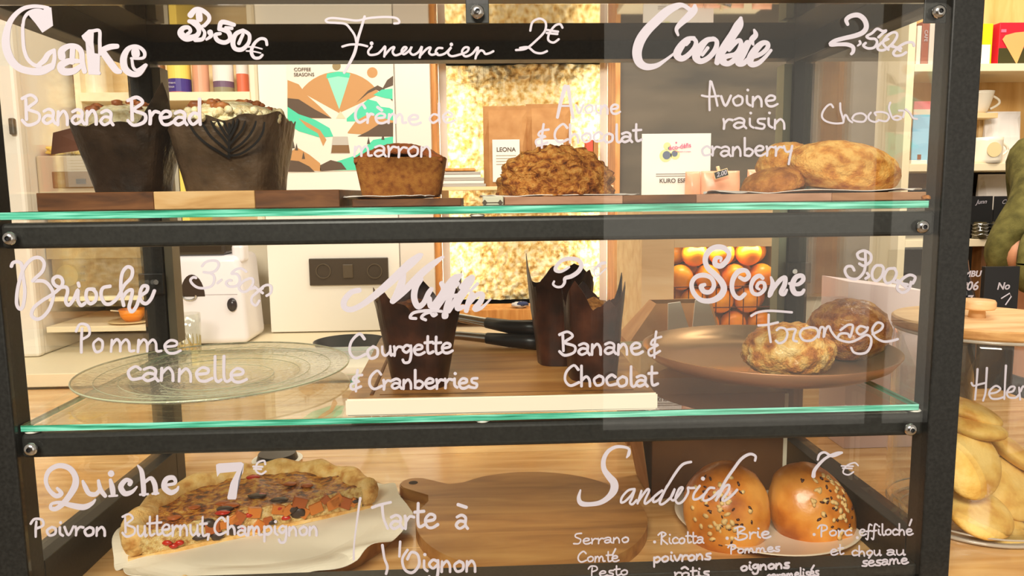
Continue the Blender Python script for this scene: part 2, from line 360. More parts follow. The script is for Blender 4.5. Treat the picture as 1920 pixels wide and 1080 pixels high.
draw('Brioche', 0, 460, 6, 40, '''130,235 150,195 205,185 245,220 262,350 282,520 262,680 225,715 190,650 205,470 265,270 360,155 450,140 500,200 480,290 410,360 370,400 ; 400,400 500,405 570,470 602,560 565,700 490,800 415,830 358,785 385,700 480,620 580,560 650,505 690,465 710,415 690,365 640,350 600,385 615,440 670,470 745,470 765,520 742,620 775,672 830,610 880,500 880,610 915,675 960,650;
882,425,38 892,458,38; 1060,495 985,500 972,590 1015,655 1075,620 1085,540 1040,490; 1240,460 1160,480 1140,560 1180,650 1250,655 1330,580 1400,450 1480,360 1490,270 1435,242 1380,310 1362,440 1372,560 1395,675; 1375,600 1430,520 1490,505 1475,610 1455,700 1490,745 1540,680 1580,575 1650,520 1662,465 1610,460 1578,540 1592,625 1645,655 1700,605 1740,512''')
draw('3,50 euros', 340, 460, 7.715, 38, '''300,300 350,245 440,220 520,232 542,290 500,360 420,395 325,388; 420,400 470,440 478,510 440,585 340,618 240,610 165,560 135,500 175,462 215,470; 525,545 580,500; 940,380 870,335 790,350 728,408 800,415 842,465 840,540 780,592 690,592 648,545 690,505 725,510;
985,480 905,515 835,600 865,660 935,668 1000,615 1040,540 1030,480 980,478; 1235,728 1295,685 1305,600 1250,572 1180,600 1100,680 1030,740 1020,820 1080,868 1130,800; 1000,632 1080,612; 1060,600 1180,690; 1080,690 1180,620''')
draw('Muffin', 620, 460, 6, 60, '''320,505,60 230,530,62 155,620,70 155,695,66 230,722,64 350,670,64 500,560,78 640,440,88 780,310,94 900,200,100 1000,120,70 1025,105,36; 820,300,60 800,420,84 745,545,76 695,630,60; 700,630,60 800,540,74 920,420,84 1030,310,84 1150,210,72 1265,130,34; 1010,380,70 955,470,74 940,590,72 980,685,68 1045,650,60 1100,540,60 1135,490,50;
1110,600,60 1130,690,60 1210,600,60 1270,500,62 1250,430; 1150,760,40 1200,660,56 1260,560,80 1340,440,96 1410,370,96 1465,335,46; 1430,430,50 1330,520,60 1240,640,60 1180,740,44; 1470,470,60 1540,390,62 1600,355,52 1575,430,50 1490,510,60 1410,610,60 1330,740,50; 1400,420,50 1345,580,66 1300,700,60 1285,780,46; 1265,770,28 1310,770,28 1305,808,28 1268,812,28 1262,778,28; 1220,630,40 1330,580,44 1430,560,40;
1540,500,55 1450,620,62 1425,710,60 1490,690,50; 1590,550,62 1550,640,62 1525,735,54; 1560,650,50 1640,560,54 1705,550,58 1690,625,62 1620,715,62 1700,700,36 1800,602,20; 1650,430,40 1570,515,30;
960,822,32 895,812,34 930,760,34 1030,738,34 1150,732,34 1250,742,32; 1070,838,32 1022,812,34 1060,770,34 1130,748,32; 1190,775,34 1155,792,34 1125,760,26''')
draw('3 euros', 1020, 460, 8.727, 60, '''410,355,38 350,395,44 260,430,50 185,400,60 225,310,60 320,235,62 450,218,68 565,245,72 612,330,72 560,430,72 450,505,70 345,540,60 335,610,48 290,672,42 210,680,40 150,640,38 165,590,34; 1000,285,50 930,300,52 870,345,40 815,420,24 850,505,24 920,465,26 1020,370,22; 765,352,22 930,350,24; 765,388,22 870,385,24''')
draw('Scone', 1280, 440, 6, 50, '''425,300,24 430,262,34 375,265,50 365,330,62 430,350,62 500,285,58 520,210,52 460,150,62 370,142,62 290,190,64 252,280,60 280,370,60 365,450,66 435,530,72 462,610,72 420,690,72 320,742,62 200,732,56 120,650,54 100,550,50 150,475,50 240,455,56 320,490,50 350,570,50 310,640,50 240,640,56 205,585,56 245,562,40;
640,480,40 700,505,52 742,465,52 710,405,50 630,412,60 570,490,56 552,590,52 580,680,50 640,715,48 698,668,44; 900,490,40 860,462,50 800,500,52 768,580,46 790,655,44 860,668,44 920,610,44 912,545,42 860,540,38 832,590,36 862,615,28; 992,480,26 1012,560,56 985,660,60 972,690,38; 1000,640,40 1080,525,52 1150,480,46 1145,560,56 1105,650,54 1140,670,40 1170,620,28;
1200,550,34 1290,560,42 1352,512,50 1340,462,50 1270,480,56 1230,575,62 1260,655,60 1330,660,48 1362,622,34''')
draw('3,00 euros', 1400, 440, 4.5, 24, '''985,210 945,198 935,158 990,135 1045,168 1042,225 990,262 950,245; 1000,150 1002,240; 1000,260 985,320 930,372 860,362 828,310 845,270 885,268 905,300; 1015,325 1030,350 1002,370; 1140,262 1090,262 1058,312 1062,370 1100,388 1140,345 1152,285 1130,258; 1250,285 1190,292 1158,360 1180,408 1232,390 1262,325 1240,282;
1400,410 1420,360 1370,340 1300,385 1268,450 1310,488 1365,460 1385,400; 1240,400 1355,420; 1270,385 1345,445''')
draw('Fromage', 1400, 440, 4.5, 20, '''38,685 95,655 200,642 380,655; 185,675 185,780 202,905; 98,765 170,760 262,740; 252,805 280,785 325,795 342,840 320,895 275,915 245,895; 345,800 410,798 398,845 392,888 422,900; 530,782 470,798 448,845 480,890 550,890 600,840 585,792 530,780; 605,865 622,785 652,792 648,865 665,800 692,772 715,820 770,880 870,905 960,870;
790,805 850,762 892,765 885,820 868,865 850,835 790,835 765,868; 1010,785 955,772 925,810 955,842 1005,815 1020,782; 960,868 1010,845 1045,870 1045,930 1010,990 950,1004 900,990 880,955; 1060,840 1130,800 1145,758 1100,742 1058,800 1080,862 1150,900 1220,895 1272,880''')
draw('Quiche', 60, 840, 4, 30, '''190,302,22 222,340,34 180,358,36 128,310,32 105,240,32 130,170,36 200,132,38 280,150,42 325,210,46 325,280,52 280,360,46 230,420,42 180,455,34 145,450,30 150,418,22 210,408,26 300,430,40 390,442,44 450,415,30 475,388,16;
382,248,20 400,290,36 430,340,36 480,345,34 512,305,24; 500,245,24 515,310,36 550,358,30; 590,240,26 604,300,42 610,350,36; 580,360,16 640,356,16; 594,190,48 596,192,48; 735,268,36 745,250,26 705,240,34 668,290,42 698,340,40 750,328,30 788,290,14; 795,130,12 824,175,34 836,270,38 840,345,36; 842,260,22 892,225,30 922,270,38 930,335,36; 812,348,16 872,345,16; 905,342,16 950,338,16;
1000,278,22 1075,262,24 1062,222,32 1010,232,38 994,290,44 1040,332,40 1085,315,28 1100,290,16''')
draw('7', 60, 840, 4, 30, 'F1380,125 1400,115 1570,105 1590,118 1585,180 1550,240 1535,370 1528,385 1470,385 1465,370 1490,260 1535,175 1410,188 1390,215 1383,170')
draw('euro sign', 60, 840, 4, 15, '1750,122 1740,95 1692,112 1680,168 1718,195 1754,175; 1660,138 1730,140; 1665,155 1720,158')
draw('Sandwich', 1070, 820, 5.189, 22, '''545,195,16 565,160,34 565,112,26 510,92,28 430,95,32 360,140,38 320,220,44 325,310,52 372,380,64 420,440,76 420,510,76 370,580,56 290,632,46 190,650,42 105,642,50 78,590,38 95,512,16;
622,502 560,515 500,580 490,632 530,620 590,560 622,510 595,590 575,635 600,650 640,610; 688,520 650,642; 652,630 700,560 745,505 762,520 722,610 725,645 765,620 820,570 890,515; 870,528 810,580 805,628 860,600 930,490 1020,345,25 1090,262,25 1170,238,23; 938,470 890,570 865,640 900,645 980,575 1010,505;
1010,505 975,585 1000,612 1050,560 1090,490 1055,500 1018,590 1040,640 1090,620 1140,540 1140,490 1165,492 1200,490; 1255,470 1200,545 1195,600 1250,590 1320,530; 1285,400,38 1287,401,38; 1395,492 1345,495 1290,575 1300,615 1370,590 1440,520; 1792,225,22 1795,180,24 1740,162,26 1660,208,27 1580,312,27 1500,430,26 1440,550,25 1412,612,22; 1435,580 1490,485 1540,462 1530,520 1475,600 1500,612 1570,560 1618,508''')
draw('7', 1500, 830, 4.32, 20, '108,270,34 122,215,28 200,130,22 290,85,20 340,78,14; 340,82,14 260,108,22 200,78,18 158,95,20 142,138,16')
draw('euro sign', 1500, 830, 4.32, 12, '470,185 440,162 375,188 348,240 390,260 432,236; 335,188 430,190; 345,206 420,208')

# a single-stroke hand for the small words: glyph -> (advance, strokes), x-height 1, y upwards
G = {
'a': (1.0, '.15,.85 .5,1 .8,.8 .78,.3 .95,0;.75,.5 .35,.55 .1,.25 .35,0 .75,.2'),
'b': (.95, '.15,1.9 .15,.9 .15,.1;.15,.6 .5,.8 .85,.5 .6,.05 .15,.1'),
'c': (.85, '.8,.8 .5,1 .12,.6 .3,.05 .85,.15'),
'd': (1.0, '.8,.7 .4,.85 .1,.4 .35,0 .75,.3;.8,1.9 .8,.8 .85,0'),
'e': (.95, '.15,.5 .7,.6 .75,.9 .4,1 .1,.6 .25,.08 .6,0 .98,.22'),
'f': (.75, '.8,1.7 .5,1.9 .35,1.2 .3,0 .2,-.7 .0,-.5;.05,.7 .65,.8'),
'g': (.95, '.75,.85 .4,1 .1,.6 .4,.25 .75,.6;.78,.95 .8,.1 .65,-.7 .25,-.8 .1,-.5'),
'h': (1.0, '.15,1.9 .15,.9 .15,0;.15,.5 .5,.9 .75,.6 .8,0'),
'i': (.5, '.2,.95 .22,.3 .45,.05;.25,1.5'),
'l': (.5, '.2,1.9 .2,.4 .35,.02 .55,.15'),
'm': (1.5, '.1,0 .15,.9;.15,.5 .4,.95 .6,.7 .62,.05;.62,.5 .9,.95 1.1,.7 1.15,.1 1.4,.1'),
'n': (1.0, '.12,0 .15,.9;.15,.5 .5,.95 .75,.6 .78,0'),
'o': (.95, '.5,.95 .12,.6 .3,.05 .75,.2 .8,.75 .5,.95'),
'p': (.95, '.15,.9 .15,-.7;.15,.7 .6,.95 .85,.5 .5,.05 .15,.2'),
'q': (.95, '.75,.9 .3,.95 .1,.5 .4,.05 .75,.4;.8,.95 .8,-.7'),
'r': (.75, '.12,.95 .18,.5 .15,0;.18,.5 .45,.9 .75,.85'),
's': (.8, '.75,1 .3,.95 .3,.6 .7,.4 .6,.02 .1,.1'),
't': (.7, '.3,1.8 .28,.5 .4,.05 .75,.2;.05,1.15 .7,1.2'),
'u': (1.0, '.12,.95 .15,.3 .4,0 .75,.4 .8,.95;.8,.6 .85,0 1,.1'),
'v': (.85, '.08,.95 .4,.05 .8,1'),
'y': (.9, '.1,.95 .3,.4 .75,.5;.8,1 .65,.1 .5,-.9'),
"'": (.4, '.2,1.9 .2,1.2'), ',': (.4, '.2,.15 .1,-.35'), '.': (.6, '.2,.35'),
'B': (1.35, '.25,1.7 .3,.3;.0,1.75 .6,2 1.0,1.6 .4,1.05 1.15,.7 1.1,.15 .4,-.1 .0,.25'),
'C': (1.25, '1.15,1.5 .8,1.9 .25,1.3 .15,.5 .55,0 1.2,.3'),
'P': (1.2, '.45,1.6 .4,.8 .4,-.05;.0,1.4 .3,1.9 .9,1.8 1.0,1.2 .45,.85'),
'R': (1.25, '.45,1.7 .4,0;.0,1.5 .5,1.95 1.0,1.6 .45,.95 1.2,0'),
'S': (1.1, '1.0,1.9 .4,1.8 .3,1.3 .9,.8 .7,.1 .1,.1'),
'T': (1.2, '.0,1.6 .6,1.8 1.3,1.95;.7,1.75 .8,.8 1.1,.0'),
'O': (1.6, '.5,1.9 .1,1.1 .3,.15 .9,-.1 1.4,.6 1.3,1.5 .8,1.7 .5,1.1'),
'A': (1.2, '.5,2.1 .4,.9 .25,-.2;.5,2.1 .8,1 1.1,0;.0,.85 .6,.75 1.1,.65'),
'&': (1.3, '.75,2 .62,.9 .6,-.2;1.15,1.5 .5,1.35 .35,.95 .9,.85 .15,.5 .3,.0 1.05,.3'),
'H': (1.6, '.45,2.1 .35,1 .25,-.1;1.1,2.1 1.15,.8 1.0,-.1;.05,1.15 .6,1.05 1.15,1.15'),
}
def word(text, x0, y0, x1, y1, xh, w=5, extra='', parent=pane, place=FL, m=PAINT, lab=None, spoken=None):
    tot = sum(G[c][0] if c != ' ' else .6 for c in text); L = math.hypot(x1-x0, y1-y0); sx = L/tot
    ux, uy = (x1-x0)/L, (y1-y0)/L; bm = bmesh.new(); cur = 0; rnd = random.Random(text); th = .00025
    for c in text:
        if c == ' ': cur += .6; continue
        adv, st = G[c]; jy = rnd.uniform(-.06, .06)
        for s in st.split(';'):
            p = []; th += .00003
            for t in s.split():
                gx, gy = map(float, t.split(',')); a = (cur+gx)*sx; b = (gy+jy)*xh
                p.append((x0+ux*a+uy*b*0, y0+uy*a-b, w*rnd.uniform(.9, 1.1)))
            if len(p) == 1: p.append((p[0][0]+.5, p[0][1]+.3, w*1.15)); p[0] = (p[0][0], p[0][1], w*1.15)
            ribbon(bm, crv([(a[0], a[1], a[2]*.86) for a in p], 5), w, place, th)
        cur += adv
    for s in extra.split(';'):
        if s.strip():
            p = [tuple(map(float, t.split(','))) for t in s.split()]; p = [(a[0], a[1], w) for a in p]
            if len(p) == 1: p.append((p[0][0]+.5, p[0][1], w*1.6)); p[0] = (p[0][0], p[0][1], w*1.6)
            ribbon(bm, crv(p, 5), w, place)
    o = obj('lettering', bm, m, parent); o['label'] = lab or ('white handwriting reading '+(spoken or text)); return o
word('Banana', 42, 233, 214, 233, 27, 7); word('Bread', 240, 233, 380, 234, 25, 7.5)
word('Cr', 664, 230, 700, 230, 18, 6, spoken='Cr of Crème'); word('eme', 702, 230, 788, 233, 18, 5.5, '708,201 716,207', spoken='ème'); word('de', 803, 230, 852, 230, 19, 5)
word('marron', 662, 294, 812, 294, 20, 5)
draw('A', 1000, 150, 7.2, 40, '325,505 370,300,50 430,90,60; 470,90,50 500,300,44 535,510,44; 370,350,28 500,350,28')
word('voine', 1078, 213, 1162, 213, 17, 5); word('&', 1002, 273, 1032, 273, 20, 5)
word('Chocolat', 1037, 268, 1202, 266, 18, 5.5)
draw('A', 1290, 140, 6, 24, '250,75,26 240,230 242,400; 262,80 300,210 330,350; 155,235 230,248 345,240')
word('voine', 1350, 199, 1457, 199, 20, 5); word('raisin', 1353, 241, 1476, 241, 19, 5); word('cranberry', 1314, 292, 1487, 292, 18, 5)
draw('Chocolat', 1520, 170, 8, 30, '''335,250 300,205 240,235 180,320 170,400 230,460 340,490 440,490 490,470 470,380 445,290 440,190; 490,450 510,370 540,380 570,440 620,475; 620,420 660,360 760,340 830,390 800,460 700,465 630,440; 900,330 865,380 880,440 960,470 1020,445; 975,370 960,330 1060,320 1150,350 1170,410 1120,460 1010,440; 1190,180 1170,260 1195,350 1230,420 1290,440 1350,420; 1230,400 1290,380 1350,400; 1320,300 1400,310 1380,400; 1420,280 1480,330 1530,410 1590,425''')
word('Po', 143, 660, 196, 662, 27, 6); word('mme', 205, 659, 338, 661, 24, 6)
word('cannelle', 237, 712, 462, 716, 25, 6.5)
word('Co', 652, 672, 712, 671, 24, 6.5); word('urgette', 714, 667, 848, 662, 18, 6); word('&', 655, 730, 682, 730, 18, 5.5); word('Cranberries', 690, 730, 896, 727, 18, 6)
word('Banane', 1049, 665, 1204, 663, 21, 6); word('&', 1213, 668, 1243, 664, 22, 5); word('Chocolat', 1056, 724, 1232, 724, 20, 6)
word('Poivron', 58, 1006, 202, 1003, 17, 5.5); word('Butternut,', 230, 1004, 396, 1004, 20, 5); word('Champignon', 400, 1002, 598, 1004, 17, 5.5)
draw('a slash', 660, 920, 6.75, 28, '105,95,34 80,260 30,650,22 22,870,28')
word('Tarte', 698, 992, 820, 988, 25, 6.5); word('a', 853, 990, 878, 990, 25, 6.5, '859,946 874,951', spoken='à')
draw("l'", 660, 920, 6.75, 32, '385,690,36 410,850 448,960,34 432,1050,34; 610,645 600,830')
word('Oignon', 752, 1070, 896, 1072, 21, 6)
word('Serrano', 1074, 1020, 1180, 1017, 10.5, 3.2); word('Comte', 1082, 1054, 1160, 1052, 10.5, 3.2, '1148,1041 1154,1029', spoken='Comté'); word('Pesto', 1103, 1081, 1178, 1078, 10, 3.2)
word('Ricotta', 1234, 1020, 1320, 1018, 11.5, 3.4, '1227,1016'); word('poivrons', 1224, 1055, 1333, 1048, 11, 4.4); word('rotis', 1263, 1083, 1330, 1081, 10, 4, '1278,1066 1284,1063 1290,1067', spoken='rôtis')
word('Brie', 1378, 1011, 1444, 1008, 12, 3.8, '1363,1009'); word('Pommes', 1365, 1038, 1462, 1033, 8.5, 3.4); word('oignons', 1388, 1070, 1480, 1064, 9.5, 4.6); word('caramelises', 1437, 1087, 1535, 1079, 9, 3.6, '1521,1068 1526,1060', spoken='caramélisés')
word('Porc', 1533, 1006, 1597, 1004, 11, 3.4, '1526,1002'); word('effiloche', 1610, 1004, 1711, 1002, 11, 3.4, '1705,985 1709,974;1607,1008', spoken='effiloché'); word('et', 1556, 1041, 1581, 1039, 10.5, 3.2); word('chou', 1596, 1042, 1652, 1041, 10, 3.4); word('au', 1661, 1041, 1697, 1040, 10, 3.4)
word('sesame', 1615, 1062, 1702, 1056, 10, 3.6, '1629,1046 1634,1039', spoken='sésame')
# ------------------------------------------------------------------ the room
def struct(name, bm, m, label=None):
    o = obj(name, bm, m); o['kind'] = 'structure'
    if label: o['label'] = label
    return o
def wy(Y): return Y+D
ZC = -.405                                                     # worktop height
struct('floor', bx(-3, 3.6, -3.4, 2.6, -1.37, -1.35), textured('floor tiles', [srgb(120, 100, 78), srgb(150, 128, 100)], 3, rough=.5))
WALLM = mat('warm white wall', srgb(236, 222, 196), .7)
# back wall with the niche opening
YB = 1.52
nx0, nx1 = P(822, 350, 1.40).x, P(1153, 350, 1.40).x
nz0, nz1 = P(980, 580, 1.40).z, P(980, 96, 1.40).z
wall = struct('wall_back', bx(-3, nx0, YB, YB+.12, -1.35, 1.6), WALLM)
struct('wall_back', bx(nx1, 3.5, YB, YB+.12, -1.35, 1.6), WALLM)
struct('wall_back', bx(nx0, nx1, YB, YB+.12, -1.35, nz0), WALLM)
struct('wall_back', bx(nx0, nx1, YB, YB+.12, nz1, 1.6), WALLM)
DKW = mat('dark shop wall', srgb(84, 66, 48), .8)                  # the shop front behind the photographer, with a window added for the veil on the pane
struct('wall_front', bx(-3, .6, -3.4, -3.3, -1.35, 1.6), DKW); struct('wall_front', bx(.6, 3.6, -3.4, -3.3, -1.35, -1.31), DKW); struct('wall_front', bx(.6, 3.6, -3.4, -3.3, 1.47, 1.6), DKW)
o = struct('veil_window', bx(.58, .64, -3.27, -3.2, -1.31, 1.47), DKW, 'unseen window added behind the photographer for the reflected veil')
for x in (2.12, 3.54): part('window_frame', bx(x, x+.06, -3.27, -3.2, -1.31, 1.47), DKW, o)
# oak worktop carrying the case, and the paler rear worktop
wt = thing('worktop', 'honey coloured oak worktop under the display case', 'worktop', (0, .4, ZC))
for k in range(6):
    a = -.03+.95*k/6; part('plank', bx(-1.6, 1.05, a, a+.95/6-.0007, ZC-.04, ZC, bev=.0004, seg=1), OAKTOP, wt)
part('front_panel', bx(-1.6, 1.05, 0, .02, -1.35, ZC-.04), mat('dark counter front', srgb(60, 48, 38), .6), wt)
ZR = -.372; cx0 = P(1203, 500, .82).x
rw = thing('rear_worktop', 'cream rear worktop along the wall behind the case', 'worktop', (-.2, 1.2, ZR))
part('slab', bx(-1.6, cx0-.004, .925, YB, ZR-.03, ZR, bev=.002), SHELFEDGE, rw)
part('cabinet_body', bx(-1.6, cx0-.006, .96, YB, -1.35, ZR-.03), CREAM, rw)

# niche: boarded sides, stone back, light strips, shelf and ledge
NI = thing('wall_niche', 'wood framed wall niche with rough pale stone back and bright light strips', 'niche', ((nx0+nx1)/2, 1.5, nz0))
FRW = wood('niche frame wood', srgb(190, 120, 52), srgb(214, 146, 74), srgb(232, 176, 104), 6, (8, 8, 1), .5, 0, .08)
YN = 1.40; tk = .014
for x0, x1 in ((nx0-tk, nx0), (nx1, nx1+tk)):
    part('frame_board', bx(x0, x1, YN, YB+.14, nz0-.03, nz1+.02, bev=.001), FRW, NI)
part('frame_board', bx(nx0, nx1, YN, YB+.14, nz1, nz1+.014), SHELFW, NI)
part('ledge', bx(nx0, nx1, YN-.004, YB+.14, nz0-.03, nz0, bev=.001), FRW, NI)
zs = P(880, 350, 1.42).z
part('shelf_board', bx(nx0, nx1, YN+.02, YB+.1, zs-.010, zs, bev=.001), SHELFW, NI)
bm = bmesh.new(); nxg, nzg = 110, 170; V = []
for j in range(nzg+1):
    row = []
    for i in range(nxg+1):
        x = nx0+(nx1-nx0)*i/nxg; z = nz0+(nz1-nz0)*j/nzg
        h = noise.noise(Vector((x*9, z*9, 1)))*.02 + abs(noise.noise(Vector((x*28, z*28, 4))))*.018 + noise.noise(Vector((x*80, z*80, 2)))*.006
        row.append(bm.verts.new((x, YB+.105-h-.012*math.sin(x*7), z)))
    V.append(row)
for j in range(nzg):
    for i in range(nxg): bm.faces.new((V[j][i], V[j][i+1], V[j+1][i+1], V[j+1][i]))
STONE = textured('pale stone', [srgb(196, 152, 78), srgb(234, 208, 142), srgb(246, 234, 194)], 60, rough=.9, bump=.7, bscale=120, dist=.004, pos=[.33, .47, .6])
o = part('stone_back', bm, STONE, NI, 'rough pale yellow stone face')
LED = emit('cold light strip', (1.0, .97, .93, 1), 19)
for x in (nx0+.001, nx1-.023):
    part('strip_channel', bx(x, x+.022, YB+.004, YB+.008, nz0+.002, nz1-.004), WHITE, NI, 'white channel hiding the light strip')
    part('light_strip', bx(x+.004, x+.018, YB+.0085, YB+.0105, nz0+.006, nz1-.02), LED, NI, 'glowing white light strip')

# white cupboard pillar with poster and socket plate
X0, X1 = P(497, 400, 1.36).x, P(812, 400, 1.36).x
cp = thing('tall_cupboard', 'tall white cupboard carrying the coffee poster and the sockets', 'cupboard', ((X0+X1)/2, 1.4, ZR))
part('carcass', bx(X0, X1, 1.372, YB, ZR, .9), WHITE, cp)
xs = P(744, 300, 1.36).x
part('door', bx(X0, xs-.0015, 1.36, 1.371, ZR+.004, .9, bev=.001), WHITE, cp)
part('door', bx(xs+.0015, X1, 1.362, 1.371, ZR+.004, .9, bev=.001), mat('grey white lacquer', srgb(226, 214, 200), .4), cp)
X2 = P(468, 250, 1.38).x
side = thing('side_panel_cupboard', 'narrow cream upper cupboard edge left of the coffee poster', 'cupboard', (X2, 1.4, .0))
part('panel', bx(X2, X0-.002, 1.385, YB, P(480, 365, 1.38).z, .9, bev=.001), CREAM, side)
# poster
YP = 1.358
po = thing('coffee_poster', 'illustrated coffee seasons poster with teal wedge and brown hills', 'poster', P(637, 220, YP))
def pp(l, y=YP-.0012): return [P(x, yy, y) for x, yy in l]
part('sheet', prism(pp([(538, 108), (737, 106), (737, 318), (539, 323)], YP), None, (0, .0009, 0)), mat('poster paper', srgb(236, 224, 206), .5), po)
TAN = mat('poster tan', srgb(196, 142, 84), .6); DKB = mat('poster brown', srgb(88, 66, 46), .6); TEAL = mat('poster teal', srgb(72, 206, 164), .6); LT = mat('poster mint', srgb(150, 226, 196), .6)
def ps(l, m, k=0, lab=None): part('printed_shape', prism(pp(l, YP-.0002-.0002*k), None, (0, .0002, 0)), m, po, lab)
fan = [(636, 212)]+[(636+86*math.cos(math.radians(a)), 214-80*math.sin(math.radians(a))) for a in range(28, 153, 8)]
ps(fan, TAN, 1); ps([(636, 205), (657, 139), (634, 136), (612, 141)], LT, 2, 'mint wedge of the wheel'); ps([(612, 147), (613, 138), (634, 134), (656, 137), (655, 146), (634, 143)], TEAL, 3)
ps([(622+8, 222), (638, 208), (648, 222)], mat('poster peach', srgb(236, 206, 170), .6), 3)
ps([(539, 150), (560, 158), (575, 178), (600, 200), (622, 222), (539, 222)], TAN, 0); ps([(539, 184), (560, 186), (590, 205), (622, 222), (539, 220)], DKB, 2)
ps([(539, 200), (560, 214), (590, 224), (618, 240), (625, 256), (600, 258), (560, 246), (539, 232)], TEAL, 3); ps([(560, 222), (580, 232), (600, 244), (612, 262), (606, 274), (596, 250), (575, 238)], TAN, 4)
ps([(668, 193), (690, 175), (705, 168), (725, 178), (736, 190), (736, 180), (720, 166), (708, 160), (690, 170)], DKB, 2); ps([(700, 178), (716, 168), (736, 166), (736, 186), (722, 184)], TEAL, 3); ps([(726, 150), (737, 142), (737, 160), (716, 168)], DKB, 3)
ps([(650, 222), (668, 206), (690, 186), (706, 190), (714, 200), (730, 202), (737, 206), (737, 226), (650, 228)], TEAL, 1); ps([(652, 248), (668, 226), (690, 214), (712, 220), (737, 226), (737, 256), (652, 250)], TAN, 2); ps([(670, 256), (690, 246), (712, 232), (737, 230), (737, 256)], DKB, 3)
ps([(700, 262), (737, 256), (737, 318), (600, 320), (600, 312), (640, 300), (670, 290)], TEAL, 1); ps([(539, 318), (539, 290), (556, 276), (580, 290), (600, 306), (604, 321)], TAN, 1); ps([(539, 300), (560, 302), (580, 312), (590, 322), (539, 322)], DKB, 2)
ps([(600, 310), (620, 300), (640, 305), (650, 318), (602, 321)], DKB, 2)
for cx, cy, r, m_ in ((698, 136, 10, TAN), (631, 124, 8, mat('poster olive', srgb(150, 128, 84), .6))):
    ps([(cx+r*math.cos(a*math.pi/8), cy+r*math.sin(a*math.pi/8)) for a in range(16)], m_, 2)
ps([(624, 256), (652, 256), (656, 288), (620, 288)], mat('poster grey', srgb(190, 180, 168), .6), 2); ps([(623, 272), (654, 272), (656, 287), (621, 287)], mat('poster coffee', srgb(128, 90, 48), .6), 3)
INK = mat('brown ink', srgb(82, 66, 50), .6)
for a, b in ((547, 278), (553, 282), (715, 262), (688, 270), (722, 290), (566, 298)):
    ps([(a, b), (a+3, b-14), (a+6, b)], INK, 4)
s = .0124
txt('COFFEE', 'lettering', P(567, 130.5, YP-.002), s, INK, po, sx=1.05, weight=.0001, label='printed word COFFEE'); txt('SEASONS', 'lettering', P(570, 140, YP-.002), s, INK, po, sx=1.05, weight=.0001, label='printed word SEASONS')
# sockets
YS = 1.356
so = thing('socket_plate', 'dark three module socket plate on the white cupboard', 'socket', P(654, 508, YS))
a, b = P(579, 485, YS), P(729, 533, YS)
DKS = mat('dark bronze plastic', srgb(66, 54, 40), .35)
part('plate', bx(a.x, b.x, YS-.004, YS+.004, b.z, a.z, bev=.002), DKS, so)
for px in (607, 703):
    q = P(px, 508, YS); bm = lathe([(.021, 0), (.021, .003), (.018, .003), (.018, -.001), (0, -.001)], 28); bmesh.ops.transform(bm, matrix=Matrix.Translation((q.x, YS-.004, q.z)) @ Matrix.Rotation(math.pi/2, 4, 'X'), verts=bm.verts)
    part('socket', bm, mat('bronze plastic', srgb(82, 68, 48), .4), so)
q = P(653, 508, YS); part('switch', bx(q.x-.014, q.x+.014, YS-.008, YS-.003, q.z-.019, q.z+.019, bev=.002), MAT['bronze plastic'], so)

# dark slate panel right of the niche
SL = textured('dark slate', [srgb(58, 50, 40), srgb(84, 72, 56), srgb(100, 86, 68)], 3, (1, 1, 4), .45, .4, .05)
a = nx1+tk
sp = thing('chalk_wall_panel', 'large dark slate panel right of the lit niche', 'wall panel', (a+.4, 1.45, 0))
part('board', bx(a+.001, P(1690, 300, 1.45).x, 1.45, YB-.001, -.30, .9, bev=.002), SL, sp)

# ------------------------------------------------------------------ orange crate cabinet
YO = .82; zt_o = P(1300, 369, YO).z
cx0, cx1 = P(1203, 500, YO).x, P(1500, 500, YO).x
oc = thing('orange_cabinet', 'cream cabinet holding loose oranges behind a wire grid', 'cabinet', ((cx0+cx1)/2, YO+.1, ZC))
ox0 = P(1264, 500, YO).x; oz1 = P(1360, 463, YO).z; oz0 = P(1360, 642, YO).z; ox1 = P(1474, 500, YO).x
part('side_board', bx(cx0, ox0, YO, YO+.02, ZC, zt_o-.012, bev=.001), SHELFW, oc)
part('side_board', bx(ox1, cx1, YO, YO+.02, ZC, zt_o-.012, bev=.001), SHELFW, oc)
part('side_board', bx(cx0, cx0+.014, YO+.02, YO+.28, ZC, zt_o-.012), SHELFW, oc)
part('side_board', bx(cx1-.014, cx1, YO+.02, YO+.28, ZC, zt_o-.012), SHELFW, oc)
part('top_board', bx(cx0, cx1, YO-.004, YO+.3, zt_o-.012, zt_o, bev=.002), SHELFEDGE, oc)
part('header', bx(ox0, ox1, YO, YO+.02, oz1, zt_o-.012), SHELFW, oc)
part('lower_panel', bx(ox0, ox1, YO, YO+.02, ZC, oz0), SHELFW, oc)
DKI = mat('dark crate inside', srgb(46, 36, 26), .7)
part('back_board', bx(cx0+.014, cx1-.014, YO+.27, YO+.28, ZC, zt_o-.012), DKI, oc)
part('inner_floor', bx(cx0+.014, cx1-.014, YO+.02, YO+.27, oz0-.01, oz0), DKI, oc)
bm = bmesh.new()
gz = P(1360, 540, YO).z
for k in range(8):
    x = ox0+(ox1-ox0)*(k+.5)/8-.006; cyl(bm, (x, YO+.024, oz0), (x, YO+.024, gz), .0011, seg=6)
for py in (540, 580, 622):
    z = P(1360, py, YO).z; cyl(bm, (ox0, YO+.0265, z), (ox1, YO+.0265, z), .0013, seg=6)
part('wire_grid', bm, mat('rusty wire', srgb(96, 48, 16), .4, metal=.6), oc)
bm = bmesh.new(); bmesh.ops.create_icosphere(bm, subdivisions=3, radius=.0278)
for v in bm.verts: v.co *= 1+.012*noise.noise(v.co*60)
for f in bm.faces: f.smooth = True
ome = bpy.data.meshes.new('orange'); bm.to_mesh(ome); bm.free()
